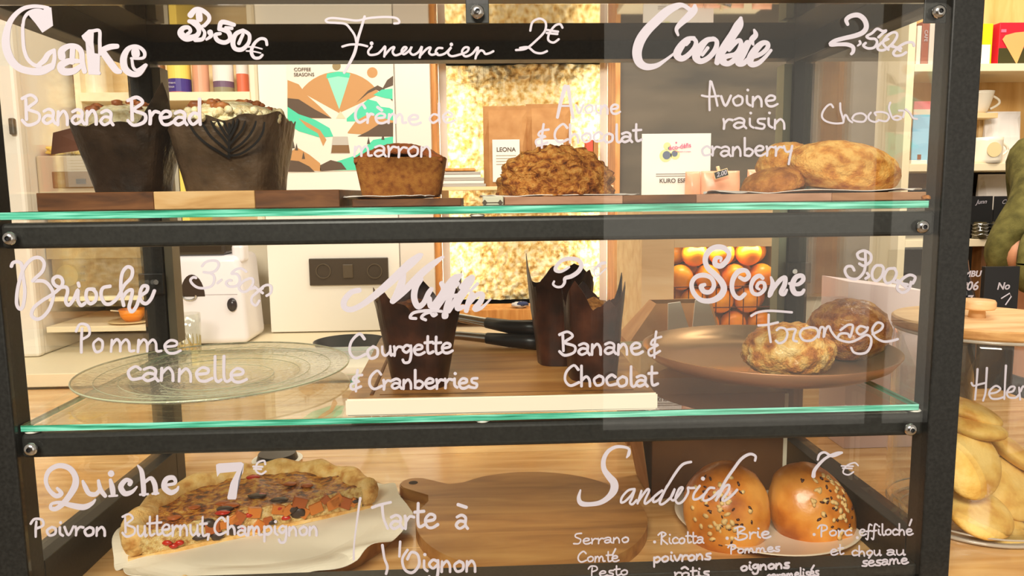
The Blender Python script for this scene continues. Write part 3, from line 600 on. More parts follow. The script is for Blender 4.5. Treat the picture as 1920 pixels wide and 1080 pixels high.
ORM = textured('orange peel', [srgb(250, 140, 10), srgb(255, 176, 34)], 12, rough=.35, bump=.4, bscale=260, dist=.0006, sss=.1); ome.materials.append(ORM)
first = None; lab = 0; cnt = 0
rows = []
wspan = (ox1-ox0); ro = wspan/8
for lay in range(2):
    for r in range(5 if lay else 4):
        odd = (r+lay) % 2
        for k in range(3 if odd else 4):
            rows.append((ox0+ro+2*ro*k+(ro if odd else 0), YO+.0305+ro+lay*ro*1.75, oz0+ro+r*ro*1.74, r if not lay else 5+r, k))
names = {0: 'bottom front row', 1: 'second front row up', 2: 'third front row up', 3: 'top front row', 5: 'bottom rear row', 6: 'second rear row up', 7: 'third rear row up', 8: 'fourth rear row up', 9: 'topmost rear row'}
for x, y, z, r, k in rows:
    o = bpy.data.objects.new('orange', ome); COL.objects.link(o); o.location = (x, y, z); o.rotation_euler = (k, r, k*r)
    nth = ['leftmost', 'second from left', 'third from left', 'fourth from left']
    tag(o, 'bright orange in the %s of the wire crate, %s' % (names[r], nth[k]), 'orange', 'oranges in the wire crate')

area('orange_fill_light', ((ox0+ox1)/2, YO+.035, oz1-.004), ((ox0+ox1)/2, YO+.10, oz0), .2, .015, .18, (1, .85, .55))  # light added under the header to brighten the oranges
# things on the orange cabinet
YC = YO+.05
def q(px, py, Y): return P(px, py, Y)
c0, c1 = q(1204, 251, YC), q(1331, 363, YC)
cdn = thing('menu_card', 'large cream card with clover emblem standing on the orange cabinet', 'card', ((c0.x+c1.x)/2, YC, zt_o))
part('sheet', bx(c0.x, c1.x, YC, YC+.003, zt_o, c0.z), PAPERW, cdn)
def disc(px, py, r, m, k, parent, Y=YC, sx=1):
    c = q(px, py, Y-.0004*k); n = 20
    part('printed_shape', prism([(c.x+r*sx*math.cos(2*math.pi*i/n), c.y, c.z+r*math.sin(2*math.pi*i/n)) for i in range(n)], None, (0, .0003, 0)), m, parent)
LIM = mat('lime print', srgb(216, 216, 150), .6); BLU = mat('slate blue print', srgb(98, 108, 128), .6); PNK = mat('pink print', srgb(232, 110, 140), .6)
disc(1251, 274, .0078, LIM, 1, cdn); disc(1248, 292, .013, LIM, 1, cdn); disc(1266, 290, .010, LIM, 1, cdn); disc(1250, 291, .0085, BLU, 2, cdn); disc(1265, 288, .0062, BLU, 2, cdn); disc(1255, 278, .003, BLU, 2, cdn); disc(1268, 267.5, .002, PNK, 2, cdn)
txt('éco-défis', 'lettering', q(1275, 275, YC-.001), .013, PNK, cdn, rot=(math.pi/2, -.13, 0), weight=.0003, label='pink print reading éco-défis'); 
txt('commerçants et artisans', 'lettering', q(1280, 284, YC-.001), .0035, PNK, cdn)
part('printed_line', bx(q(1230, 326, YC).x, q(1290, 326, YC).x, YC-.0005, YC, q(1230, 327, YC).z, q(1230, 326, YC).z), INK, cdn); part('printed_line', bx(q(1230, 330, YC).x, q(1290, 326, YC).x, YC-.0005, YC, q(1230, 331, YC).z, q(1230, 330, YC).z), INK, cdn)
txt('KURO ESPRESSO', 'lettering', q(1277, 339, YC-.001), .0125, INK, cdn, weight=.0002, label='brown printed words on the card')
# pink coffee bags with the price tag
PB = textured('pink foil bag', [srgb(232, 160, 120), srgb(246, 184, 146)], 30, rough=.3, bump=.5, bscale=22, dist=.004)
for px0, px1, pz, lb in ((1284, 1312, 322, 'small pink foil coffee bag nearest the cream card'), (1313, 1385, 321, 'wide pink foil coffee bag under the little price tag'), (1400, 1436, 318, 'pink foil coffee bag behind the golden cookies')):
    x0, x1 = q(px0, 340, YC-.02).x, q(px1, 340, YC-.02).x; z1_ = q(px0, pz, YC-.02).z
    bm = bmesh.new(); sec = []
    for t, dp in ((0, .014), (.15, .016), (.6, .012), (.9, .003), (1, .0008)):
        z = zt_o+(z1_-zt_o)*t; yy = YC-.024
        sec.append([bm.verts.new((x0+(x1-x0)*u, yy+s_*dp*math.sin(math.pi*(.08+.84*u))+.002*noise.noise(Vector((u*5, t*6, s_))), z)) for s_, us in ((-1, [i/8 for i in range(9)]), (1, [1-i/8 for i in range(9)])) for u in us])
    for A, B in zip(sec, sec[1:]):
        for i in range(18): bm.faces.new((A[i], A[(i+1) % 18], B[(i+1) % 18], B[i]))
    bm.faces.new(sec[0][::-1]); bm.faces.new(sec[-1])
    bag = thing('coffee_bag', lb, 'bag', ((x0+x1)/2, YC-.024, zt_o), 'pink coffee bags on the cabinet'); part('pouch', bm, PB, bag, smooth=True)
tg = thing('price_tag', 'tiny black price tag clipped on the pink bag', 'price tag', q(1352, 326, YC-.045))
c = q(1352, 326, YC-.045); R5 = Matrix.Rotation(-.28, 3, 'Y')
part('clip', bx(-.003, .003, -.002, .004, -.004, .014, bev=.001, rot=R5), SHELFW, tg).location = (0, 0, 0)
tg.children[0].data.transform(Matrix.Translation(c+Vector((-.004, .003, .002))))
bm = bmesh.new(); box(bm, -.015, .015, -.001, .001, -.0078, .0078, rot=R5); bmesh.ops.translate(bm, vec=c, verts=bm.verts); part('frame', bm, SHELFW, tg)
bm = bmesh.new(); box(bm, -.0135, .0135, -.0016, -.0008, -.0064, .0064, rot=R5); bmesh.ops.translate(bm, vec=c, verts=bm.verts); part('chalkboard', bm, BLACKP, tg)
txt('2,00', 'lettering', c+Vector((0, -.0022, 0)), .0125, PAINT, tg, rot=(math.pi/2, -.28, 0), weight=.0003, shear=.3, label='chalked price on the tag')

# ------------------------------------------------------------------ things in the niche
def pouch(name, lb, x0, x1, z0, z1, y, dep, m, cat='bag', group=None, roll_=True):
    t = thing(name, lb, cat, ((x0+x1)/2, y, z0), group); bm = bmesh.new(); sec = []
    for tt, dp in ((0, .9), (.08, 1), (.5, .85), (.85, .3), (.95, .08), (1, .06)):
        z = z0+(z1-z0)*tt; sec.append([])
        for s_ in (-1, 1):
            us = [i/8 for i in range(9)]
            if s_ > 0: us.reverse()
            for u in us:
                ee = min(1, (1-abs(2*u-1))*6+.25)
                sec[-1].append(bm.verts.new((x0+(x1-x0)*u, y+s_*dep/2*dp*ee+.0015*noise.noise(Vector((u*6, tt*7, s_))), z)))
    for A, B in zip(sec, sec[1:]):
        for i in range(18): bm.faces.new((A[i], A[(i+1) % 18], B[(i+1) % 18], B[i]))
    bm.faces.new(sec[0][::-1]); bm.faces.new(sec[-1]); part('pouch', bm, m, t, smooth=False)
    return t
yk = 1.45
for a, b, tp, lb, lx in ((907, 991, 197, 'kraft coffee bag standing left in the niche, label in full view', 950), (988, 1072, 193, 'kraft coffee bag standing right in the niche behind the oat cookie', 1032)):
    xa, xb = q(a, 300, yk-.03).x, q(b, 300, yk-.03).x; ztp = q(a, tp, yk-.03).z
    t = pouch('coffee_bag', lb, xa, xb, zs, ztp, yk, .06, KRAFT, group='kraft coffee bags in the niche')
    l0, l1 = q(lx-27, 262, yk-.031), q(lx+24, 262, yk-.031)
    part('paper_label', bx(l0.x, l1.x, yk-.0345, yk-.0305, zs+.012, l0.z), PAPERW, t, 'cream printed label')
    txt('LEONA', 'lettering', Vector(((l0.x+l1.x)/2, yk-.0352, l0.z-.028)), .0165, INK, t, weight=.0003, label='small printed name on the label')
    for k in range(4): part('printed_line', bx(l0.x+.01, l1.x-.01, yk-.0351, yk-.034, l0.z-.045-k*.008, l0.z-.0435-k*.008), MAT['poster olive'], t)
xa, xb = q(832, 340, 1.42).x, q(912, 340, 1.42).x
bkm = [PAPERW, mat('grey paper', srgb(178, 170, 160), .6)]
for k in range(5):
    t = thing('magazine', ['grey magazine at the bottom of the niche stack', 'white magazine second in the niche stack', 'grey magazine in the middle of the niche stack', 'white magazine second from the top of the niche stack', 'white magazine topmost in the niche stack'][k], 'magazine', ((xa+xb)/2, 1.45, zs+k*.0085), 'magazines stacked in the niche')
    w_ = random.uniform(-.004, .004)
    part('pages', bx(xa+w_, xb+w_-.004*k, 1.425, 1.50, zs+k*.0085, zs+.008+k*.0085, bev=.001), bkm[(k+1) % 2], t)
t = thing('wooden_stick_tray', 'brown wooden tray lying on top of the niche magazines', 'tray', ((xa+xb)/2-.0, 1.45, zs+.043)); part('tray', bx(xa+.002, xb-.03, 1.425, 1.49, zs+.0435, zs+.052, bev=.003), FRW, t)
t = thing('red_carton', 'small red and white carton at the right end of the niche shelf', 'box', (q(1106, 300, 1.45).x, 1.46, zs))
part('carton', bx(q(1099, 300, 1.45).x, q(1112, 300, 1.45).x, 1.45, 1.49, zs, q(1106, 262, 1.45).z, bev=.001), mat('red card', srgb(226, 84, 60), .5), t)
part('side_card', bx(q(1113, 300, 1.45).x, q(1122, 300, 1.45).x, 1.45, 1.49, zs, q(1106, 262, 1.45).z, bev=.001), KRAFT, t)
c = q(975, 543, 1.44)
t = thing('folded_cloth', 'small blue and white folded cloth on the niche ledge', 'cloth', (c.x, 1.44, nz0))
blob('fold', (c.x, 1.43, nz0+.009), (.026, .018, .009), mat('white cotton', srgb(226, 226, 226), .8), t, .2, 3, 3, 3)
blob('fold', (c.x+.006, 1.42, nz0+.013), (.017, .010, .007), mat('navy cotton', srgb(60, 70, 110), .8), t, .2, 3, 3, 3)

# ------------------------------------------------------------------ left background
# white fridge edge, shelf of tins, toaster oven, step shelves
YF = 1.10
fx = q(36, 250, YF).x
fr = thing('white_fridge', 'white fridge door at the far left with a dark handle plate', 'fridge', (fx-.25, 1.1, ZR))
part('door', bx(fx-.6, fx, YF, YF+.03, ZR+.001, .5, bev=.008), WHITE, fr); part('body', bx(fx-.6, fx-.004, YF+.032, YF+.38, ZR+.001, .5, bev=.006), WHITE, fr)
a, b = q(20, 222, YF), q(38, 253, YF); part('handle', bx(a.x, min(b.x, fx-.004), YF-.012, YF, b.z, a.z, bev=.003), mat('handle grey', srgb(84, 76, 64), .4), fr)
YT = 1.33
sx0, sx1 = fx+.03, q(470, 180, YT).x
zt1 = q(250, 174, YT).z
shf = thing('wall_shelf', 'cream wall shelf holding tins and jars at upper left', 'shelf', ((sx0+sx1)/2, 1.4, zt1))
part('board', bx(sx0, sx1, YT-.01, YB, zt1-.022, zt1, bev=.001), SHELFEDGE, shf); part('back_panel', bx(sx0, sx1, YB-.012, YB-.001, -.12, .6), SHELFW, shf)
part('side_panel', bx(sx0-.016, sx0, YT, YB, -.12, .6, bev=.001), SHELFEDGE, shf)
part('side_panel', bx(sx1, sx1+.012, YT, YB, -.12, .6, bev=.001), CREAM, shf)
def tin(name, lb, px0, px1, top, mats, bands, Y=None, cat='tin', seg=28, group='tins on the upper left shelf', base=None, lid=True):
    Y = Y or YT+.05; base = zt1 if base is None else base
    x0, x1 = q(px0, 150, Y).x, q(px1, 150, Y).x; r = (x1-x0)/2; z1_ = q((px0+px1)/2, top, Y-r).z; cx = (x0+x1)/2
    t = thing(name, lb, cat, (cx, Y, base), group); zz = base
    for k, (fr_, m_) in enumerate(zip(bands, mats)):
        ze = base+(z1_-base)*fr_
        part('body' if k == 0 else 'band', lathe([(0, zz), (r, zz), (r, ze), (0, ze)], seg, (cx, Y, 0)), m_, t, smooth=False); zz = ze
    if lid: part('lid', lathe([(0, zz), (r*1.02, zz), (r*1.02, zz+.008), (0, zz+.009)], seg, (cx, Y, 0)), METAL, t)
    return t, cx, Y, r
NAVY = mat('navy print', srgb(34, 44, 112), .4); SKY = mat('sky print', srgb(70, 150, 214), .4); YEL = mat('yellow label', srgb(240, 210, 96), .5); ORG = mat('coral label', srgb(226, 112, 76), .5); PLUM = mat('plum label', srgb(112, 84, 108), .5); BRN = mat('brown jar', srgb(140, 92, 56), .3); SALM = mat('salmon jar', srgb(222, 160, 128), .35)
t, cx, cyy, r = tin('salt_tin', 'tall navy and blue sea salt tin with white lettering', 54, 114, 60, [NAVY, SKY, NAVY, SKY, NAVY], [.36, .40, .62, .66, 1.0])
txt('BALEINE', 'lettering', Vector((cx, cyy-r-.002, q(80, 86, 1.3).z)), .024, PAINT, t, weight=.0006, label='large white printed name on the tin'); txt('Sel de Mer Fin', 'lettering', Vector((cx, cyy-r-.002, q(80, 148, 1.3).z)), .0115, PAINT, t, label='white printed words Sel de Mer Fin')
bm = bmesh.new(); tube(bm, [(cx-.03+.06*k/8, cyy-r-.001, q(80, 72, 1.3).z+.008*math.sin(k/8*math.pi)) for k in range(9)], [.0015+.003*math.sin(k/8*math.pi) for k in range(9)], 6); part('whale_emblem', bm, SKY, t, 'blue whale emblem')
tin('brown_jar', 'brown jar beside the navy salt tin', 122, 152, 110, [BRN], [1.0], cat='jar')
tin('cream_canister', 'cream paper canister in the middle of the upper left shelf', 158, 198, 100, [CREAM], [1.0], cat='canister')
tin('spice_jar', 'dark spice jar left of the yellow labelled tin', 291, 311, 122, [BRN], [1.0], cat='jar')
t, cx, cyy, r = tin('yellow_tin', 'tin with yellow label over a purple band', 316, 358, 106, [ORG, mat('violet band', srgb(64, 44, 128), .4), YEL], [.06, .42, 1.0])
txt('Piment', 'lettering', Vector((cx-.012, cyy-r-.0015, zt1+.028)), .009, PAINT, t); txt('doux', 'lettering', Vector((cx-.012, cyy-r-.0015, zt1+.018)), .009, PAINT, t)
t.children[-1]['label'] = t.children[-2]['label'] = 'tiny white print'
tin('salmon_jar', 'salmon pink jar right of the yellow labelled tin', 362, 392, 112, [SALM], [1.0], cat='jar')
tin('plum_jar', 'glass jar with pale label over a plum band', 400, 438, 112, [mat('jar glass grey', srgb(150, 140, 110), .2), PLUM, PAPERW], [.2, .38, 1.0], cat='jar')
tin('coral_jar', 'coral labelled jar at the right end of the upper left shelf', 444, 466, 112, [ORG, PAPERW], [.6, 1.0], cat='jar')
# stepped cream shelves under the wall shelf
st = thing('step_shelves', 'stepped cream shelves carrying the oven and the orange bowl', 'shelf', (q(150, 600, 1.2).x, 1.35, ZR))
zs2 = q(150, 557, 1.15).z; zs3 = q(150, 612, 1.13).z
xl, xr = fx+.004, q(318, 560, 1.2).x
part('board', bx(xl, xr, 1.15, YB-.002, zs2-.010, zs2, bev=.001), SHELFEDGE, st); part('board', bx(xl, xr, 1.13, YB-.002, zs3-.014, zs3, bev=.001), SHELFEDGE, st)
part('back_panel', bx(xl, xr, 1.42, YB-.003, ZR, zs2-.012), SHELFW, st)
part('side_panel', bx(xr, xr+.012, 1.15, YB-.002, ZR, zs2, bev=.001), SHELFEDGE, st)
# counter-top oven between the boards
yo = 1.17
o1, o2 = q(84, 466, yo), q(262, 550, yo); ot = q(90, 460, yo).z
ov = thing('steel_oven', 'brown grey steel coffee machine panel with a round dial', 'oven', ((o1.x+o2.x)/2, 1.25, zs2))
OVM = mat('bronze steel', srgb(150, 128, 92), .25, metal=.5)
part('body', bx(max(o1.x, fx+.006), o2.x+.05, yo, 1.38, zs2, q(84, 380, yo).z, bev=.004), OVM, ov)
part('top_panel', bx(o1.x+.004, o2.x+.046, yo-.004, yo, q(84, 486, yo).z, q(84, 464, yo).z, bev=.001), mat('bronze steel light', srgb(176, 154, 112), .3, metal=.5), ov)
c = q(130, 516, yo-.004); bm = bmesh.new(); cyl(bm, (c.x, yo-.014, c.z), (c.x, yo, c.z), .026, seg=28); part('dial', bm, mat('olive plastic', srgb(132, 116, 74), .4), ov)
for k in range(3):
    c = q(152, 500+k*13, yo-.004); part('label_strip', bx(c.x-.004, c.x+.008, yo-.002, yo, c.z-.002, c.z+.002), INK, ov)
# toaster with pastry under the wall shelf
yt = 1.16; z0_ = q(120, 376, yt).z; t0_, t1_ = q(66, 292, yt), q(204, 362, yt)
to = thing('display_oven', 'pale metal mini oven with glass door at left under the tins', 'oven', ((t0_.x+t1_.x)/2, 1.25, z0_))
part('body', bx(t0_.x, t1_.x, yt, 1.36, q(84, 380, yt).z, t0_.z, bev=.004), mat('champagne steel', srgb(190, 176, 150), .35, metal=.3), to)
a, b = q(98, 322, yt), q(190, 352, yt); part('door_window', bx(a.x, b.x, yt-.004, yt, b.z, a.z, bev=.002), mat('brown glass', srgb(112, 88, 56), .15), to)
a = q(152, 340, yt-.005); part('badge', bx(a.x-.011, a.x+.011, yt-.007, yt-.004, a.z-.006, a.z+.006), BLACKP, to)
cl = thing('yellow_cloth', 'yellow cloth heaped on top of the pale mini oven', 'cloth', (q(128, 290, 1.22).x, 1.22, t0_.z))
blob('heap', (q(128, 285, 1.22).x, 1.22, t0_.z+.014), (.046, .05, .017), mat('yellow cotton', srgb(240, 206, 96), .8), cl, .25, 2.5, 4, 4, flat=-.6)
for px, lb in ((340, 'grey storage box behind the two banana breads'),):
    a, b = q(318, 296, 1.2), q(352, 360, 1.2); t = thing('storage_box', lb, 'box', ((a.x+b.x)/2, 1.25, a.z)); part('box', bx(a.x, b.x-.02, 1.2, 1.36, -.08, a.z, bev=.003), mat('grey board', srgb(168, 160, 140), .5), t); part('yellow_side', bx(b.x-.018, b.x, 1.2, 1.36, -.08, a.z-.005, bev=.002), YEL, t)
# orange bowl on a saucer
zb_ = zs3; xb_ = q(240, 600, 1.155).x
sa = thing('saucer', 'pale saucer under the orange bowl', 'saucer', (xb_-.0, 1.16, zs3+.0005)); part('dish', lathe([(0, zs3+.001), (.03, zs3+.001), (.055, zs3+.004), (.055, zs3+.006), (.03, zs3+.0035), (0, zs3+.003)], 36, (xb_, 1.18, 0)), mat('beige ceramic', srgb(214, 190, 140), .3), sa, smooth=True)
bo = thing('orange_bowl', 'small bright orange bowl with spoon on the lower left shelf', 'bowl', (xb_, 1.18, zs3+.004))
zz = zs3+.004; part('bowl', lathe([(0, zz), (.018, zz), (.027, zz+.012), (.031, zz+.030), (.029, zz+.030), (.025, zz+.013), (.016, zz+.004), (0, zz+.004)], 36, (xb_, 1.18, 0)), mat('orange plastic', srgb(246, 142, 18), .3), bo, smooth=True)
bm = bmesh.new(); cyl(bm, (xb_-.05, 1.175, zz+.027), (xb_+.005, 1.175, zz+.022), .0017); part('spoon_handle', bm, SHELFEDGE, bo)
# citrus juicer
yj = 1.2
a, b = q(322, 480, yj), q(468, 640, yj); zj = ZR
ju = thing('juicer', 'white rounded citrus juicer with dark lid and black spout hollow', 'juicer', ((a.x+b.x)/2, yj+.08, zj))
bm = bmesh.new(); box(bm, a.x, b.x-.003, yj, yj+.16, zj+.003, a.z, bev=.018, seg=4); o = part('body', bm, mat('juicer white', srgb(236, 230, 232), .25), ju, smooth=True)
for v in o.data.vertices:
    f = (v.co.z-zj)/(a.z-zj); v.co.x += -.012*f if v.co.x > (a.x+b.x)/2 else 0
part('lid', bx(a.x+.002, b.x-.05, yj+.004, yj+.15, a.z, a.z+.034, bev=.008), mat('smoked plastic', srgb(56, 46, 34), .2), ju)
e = q(444, 470, yj); part('lever', bx(e.x-.018, e.x+.013, yj+.01, yj+.06, a.z-.02, q(444, 458, yj).z, bev=.009, seg=3), MAT['juicer white'], ju)
c = q(362, 556, yj); pts = [(c.x+.030*math.cos(t_), yj-.001, c.z+.056*max(0, math.sin(t_))) for t_ in [math.pi*k/14 for k in range(15)]]
part('spout_hollow', prism(pts, None, (0, .006, 0)), mat('hollow brown', srgb(58, 44, 34), .3), ju)
c = q(436, 571, yj); bm = lathe([(.0, .0), (.013, 0), (.013, .006), (0, .008)], 24); bmesh.ops.transform(bm, matrix=Matrix.Translation((c.x, yj, c.z)) @ Matrix.Rotation(math.pi/2, 4, 'X') @ Matrix.Diagonal((.9, 1.3, 1, 1)), verts=bm.verts); part('button', bm, mat('dark plum plastic', srgb(52, 44, 46), .25), ju, smooth=True)
part('seam', bx(a.x+.016, b.x-.024, yj-.0006, yj+.001, q(400, 553, yj).z, q(400, 552, yj).z), mat('seam grey', srgb(180, 170, 172), .5), ju)
bm = bmesh.new(); c = q(354, 545, yj-.006); tube(bm, [(c.x+.017*math.cos(t_), yj-.006, c.z-.012+.012*math.sin(t_)) for t_ in [math.pi+math.pi*k/10 for k in range(11)]], .0022, 6); part('drip_ring', bm, METAL, ju)
# tumbler of orange juice with spoon
cj = q(354, 640, 1.1); rj = .029
tu = thing('juice_glass', 'ribbed tumbler with a little orange juice and a spoon', 'glass', (cj.x, 1.1, ZR))
TG = thin_glass('tumbler glass', (.93, .94, .92, 1), .06)
bm = lathe([(0, ZR), (rj*.86, ZR), (rj*.9, ZR+.045), (rj, ZR+.05), (rj*1.04, ZR+.1), (rj*.98, ZR+.1), (rj*.94, ZR+.05), (rj*.8, ZR+.006), (0, ZR+.006)], 32, (cj.x, 1.1, 0))
for v in bm.verts:
    if ZR+.001 < v.co.z < ZR+.047:
        an = math.atan2(v.co.y-1.1, v.co.x-cj.x); f = 1+.05*math.cos(an*16); v.co.x = cj.x+(v.co.x-cj.x)*f; v.co.y = 1.1+(v.co.y-1.1)*f
part('tumbler', bm, TG, tu, smooth=True)
bm = bmesh.new()
for k in range(16):
    an = 2*math.pi*k/16; cyl(bm, (cj.x+rj*.9*math.cos(an), 1.1+rj*.9*math.sin(an), ZR+.004), (cj.x+rj*.93*math.cos(an), 1.1+rj*.93*math.sin(an), ZR+.046), .0011, seg=5)
part('ribs', bm, mat('rib glass', srgb(176, 160, 110), .2), tu)
part('juice', lathe([(0, ZR+.0065), (rj*.78, ZR+.0065), (rj*.84, ZR+.022), (0, ZR+.022)], 28, (cj.x, 1.1, 0)), mat('orange juice', srgb(250, 190, 20), .2), tu)
bm = bmesh.new(); tube(bm, [(cj.x+.012, 1.1, ZR+.012), (cj.x-.01, 1.095, ZR+.06), (cj.x-.032, 1.09, ZR+.118)], [.003, .0016, .0022], 6); part('spoon', bm, METAL, tu, smooth=True)
# round black pan lid left of the middle board, far behind
c = q(645, 630, 1.0); pl = thing('black_pan', 'round black pan standing on the rear worktop behind the glass plate', 'pan', (c.x, 1.08, ZR))
part('bowl', lathe([(0, ZR), (.07, ZR), (.088, ZR+.03), (.086, ZR+.03), (.068, ZR+.004), (0, ZR+.004)], 40, (c.x, 1.08, 0)), BLACKP, pl, smooth=True)

# kraft bag with napkins just behind the case, big kraft box in the lower compartment, white bag right
def bagbox(name, lb, x0, x1, y0, y1, z0, z1, m, cat, tilt=0):
    t = thing(name, lb, cat, ((x0+x1)/2, (y0+y1)/2, z0))
    return t
yb = .46
x0, x1 = q(1212, 640, yb).x, q(1352, 640, yb).x; zt2 = q(1280, 572, yb).z
t = thing('kraft_bag', 'open kraft paper bag with white napkins behind the bronze dish', 'bag', ((x0+x1)/2, yb+.05, ZC))
b0 = [(x0-.03, yb, ZC), (x1, yb, ZC), (x1, yb+.09, ZC), (x0-.03, yb+.09, ZC)]; t0 = [(x0+.02, yb+.02, zt2), (x1-.01, yb+.02, zt2+.0), (x1-.012, yb+.07, zt2), (x0+.02, yb+.07, zt2)]
bm = bmesh.new(); A = [bm.verts.new(p) for p in b0]; Mv = [bm.verts.new((x0-.028, yb, zt2-.06)), bm.verts.new((x1+.002, yb-.002, zt2-.06)), bm.verts.new((x1, yb+.09, zt2-.06)), bm.verts.new((x0-.028, yb+.09, zt2-.06))]; B = [bm.verts.new(p) for p in t0]
for U, W_ in ((A, Mv), (Mv, B)):
    for i in range(4): bm.faces.new((U[i], U[(i+1) % 4], W_[(i+1) % 4], W_[i]))
bm.faces.new(A[::-1]); o = part('bag_body', bm, KRAFT, t); mod = o.modifiers.new('s', 'SOLIDIFY'); mod.thickness = .0012
for (pa, pb_, pc), yy in ((((1252, 640), (1262, 566), (1300, 640)), yb-.004), (((1296, 640), (1313, 560), (1352, 640)), yb-.006)):
    part('napkin', prism([q(pa[0], pa[1], yy), q(pb_[0]-9, pb_[1]+3, yy), q(pb_[0]+14, pb_[1], yy), q(pc[0], pc[1], yy)], None, (0, .003, 0)), mat('napkin paper', srgb(252, 240, 220), .7), t)
# kraft box inside lower compartment
x0, x1 = q(1222, 900, .245).x, q(1474, 900, .245).x
t = thing('kraft_box', 'brown kraft carton standing in the lower compartment behind the buns', 'box', ((x0+x1)/2, .29, ZC))
KD = textured('shaded kraft card', [srgb(84, 48, 20), srgb(110, 68, 32)], 12, rough=.7, bump=.1)  # kraft darkened so the colour carries the compartment's shade
bm = bmesh.new(); box(bm, x0, x1, .245, .335, ZC+.0005, -.262, bev=.002); part('carton', bm, KD, t)
part('flap', prism([(x0-.0005, .245, ZC+.12), (x0-.022, .25, ZC+.145), (x0-.03, .33, ZC+.145), (x0-.001, .335, ZC+.12)], None, (-.001, 0, -.002)), KRAFT, t)
part('gusset', prism([(x0-.001, .245, ZC+.002), (x0-.001, .335, ZC+.002), (x0-.034, .335, ZC+.16), (x0-.024, .246, ZC+.16)], None, (-.001, 0, 0)), KRAFT, t)
part('tape', bx(x1-.006, x1-.001, .2435, .245, ZC+.02, -.264), PAPER, t)
# white paper bag beyond the right side pane
LIL = textured('reflection tinted paper', [srgb(214, 190, 196), srgb(236, 218, 220)], 5, rough=.6, bump=.15, bscale=9)  # lilac cast of a magenta reflection put into the white paper's colour
yw = .42
x0, x1 = q(1588, 700, yw).x, q(1735, 700, yw).x
t = thing('white_paper_bag', 'tall white paper bag standing right outside the side pane', 'bag', ((x0+x1)/2, yw+.05, ZC))
zl, zr = q(1590, 528, yw).z, q(1720, 548, yw).z
part('bag_body', prism([(x0, yw, ZC+.0005), (x1, yw, ZC+.0005), (x1+.004, yw, zr), (x0-.004, yw, zl)], None, (0, .09, 0)), LIL, t)
part('fold', prism([(x0+.07, yw-.001, ZC+.06), (x1+.002, yw-.001, zr-.16), (x0+.078, yw-.001, zr-.05)], None, (0, .0008, 0)), mat('reflection tinted fold', srgb(206, 190, 192), .6), t)
c = PZ(520, 858, ZC+.006); t = thing('black_pot', 'low black pot with a pale foot on the worktop behind the quiche', 'pot', (c.x, c.y, ZC))
part('foot', lathe([(0, ZC), (.036, ZC), (.038, ZC+.004), (0, ZC+.004)], 32, (c.x, c.y, 0)), WHITE, t); part('pot_body', lathe([(0, ZC+.0042), (.031, ZC+.0042), (.028, ZC+.014), (0, ZC+.0145)], 32, (c.x, c.y, 0)), BLACKP, t)
# glass bowl peeping under the crossbar
c = q(720, 862, .5); t = thing('glass_bowl', 'small wavy edged glass bowl on the worktop behind the case', 'bowl', (c.x, .5, ZC))
bm = lathe([(0, ZC), (.02, ZC), (.028, ZC+.02), (.04, ZC+.05), (.0385, ZC+.05), (.026, ZC+.021), (.018, ZC+.003), (0, ZC+.003)], 48, (c.x, .5, 0))
for v in bm.verts:
    an = math.atan2(v.co.y-.5, v.co.x-c.x); f = 1+.06*math.cos(an*8); v.co.x = c.x+(v.co.x-c.x)*f; v.co.y = .5+(v.co.y-.5)*f
part('bowl', bm, TG, t, smooth=True)
# ------------------------------------------------------------------ top shelf
ZT = -.0095; ZM = -.2095
def pz(px, py, Y): return P(px, py, Y)
WOODD = wood('walnut end board', srgb(70, 40, 18), srgb(104, 62, 30), srgb(132, 84, 44), 8, (2, 9, 9), .45, 0, .1)
WOODL = wood('light beech stave', srgb(176, 128, 72), srgb(204, 160, 104), srgb(216, 178, 128), 7, (2, 9, 9), .5, 0, .1)
WOODM = wood('mid brown stave', srgb(128, 84, 50), srgb(158, 108, 70), srgb(178, 130, 92), 7, (2, 9, 9), .5, 0, .1)
WOODP = wood('pink brown stave', srgb(160, 112, 84), srgb(180, 132, 104), srgb(196, 150, 120), 7, (2, 9, 9), .5, 0, .1)
def stave_board(name, lb, y0, y1, z0, z1, px_edges, mats, pyy=375):
    xs = [pz(p, pyy, y0).x for p in px_edges]
    t = thing(name, lb, 'board', ((xs[0]+xs[-1])/2, (y0+y1)/2, z0))
    for a, b, m_ in zip(xs, xs[1:], mats): part('stave', bx(a+.0001, b-.0001, y0, y1, z0, z1, bev=.0006, seg=1), m_, t)
    return t
stave_board('serving_board', 'dark two tone wooden board under the two banana breads', .03, .21, ZT, .0075, (68, 288, 478, 637), (WOODD, WOODL, WOODD))
stave_board('serving_board', 'short dark wooden board under the financier', .03, .14, ZT, -.0022, (660, 865), (WOODD,))
stave_board('serving_board', 'long wooden board under all the cookies', .02, .21, ZT, -.0016, (946, 1168, 1306, 1560, 1738), (WOODP, WOODD, WOODP, WOODM))
tl = thing('domino_tile', 'pale tile with small dark club marks at the end of the cookie board', 'tile', pz(925, 385, .02)); a, b = pz(905, 380, .02).x, pz(944, 380, .02).x
part('tile', bx(a, b, .018, .05, ZT, -.0006, bev=.001), mat('speckled cream', srgb(206, 200, 176), .5), tl)
for px in (909, 938):
    c = pz(px, 380, .0175)
    part('club_mark', prism([(c.x+.0018*f*math.cos(k*math.pi/6), .0178, c.z+.0028*math.sin(k*math.pi/6)) for k in range(12) for f in [1.5 if k % 3 == 0 else .8]], None, (0, -.0003, 0)), INK, tl)
bm = bmesh.new(); tube(bm, [(a+.004, .0177, pz(925, 380, .0175).z), (b-.004, .0177, pz(925, 380, .0175).z)], .0004, 5); part('club_mark', bm, INK, tl)

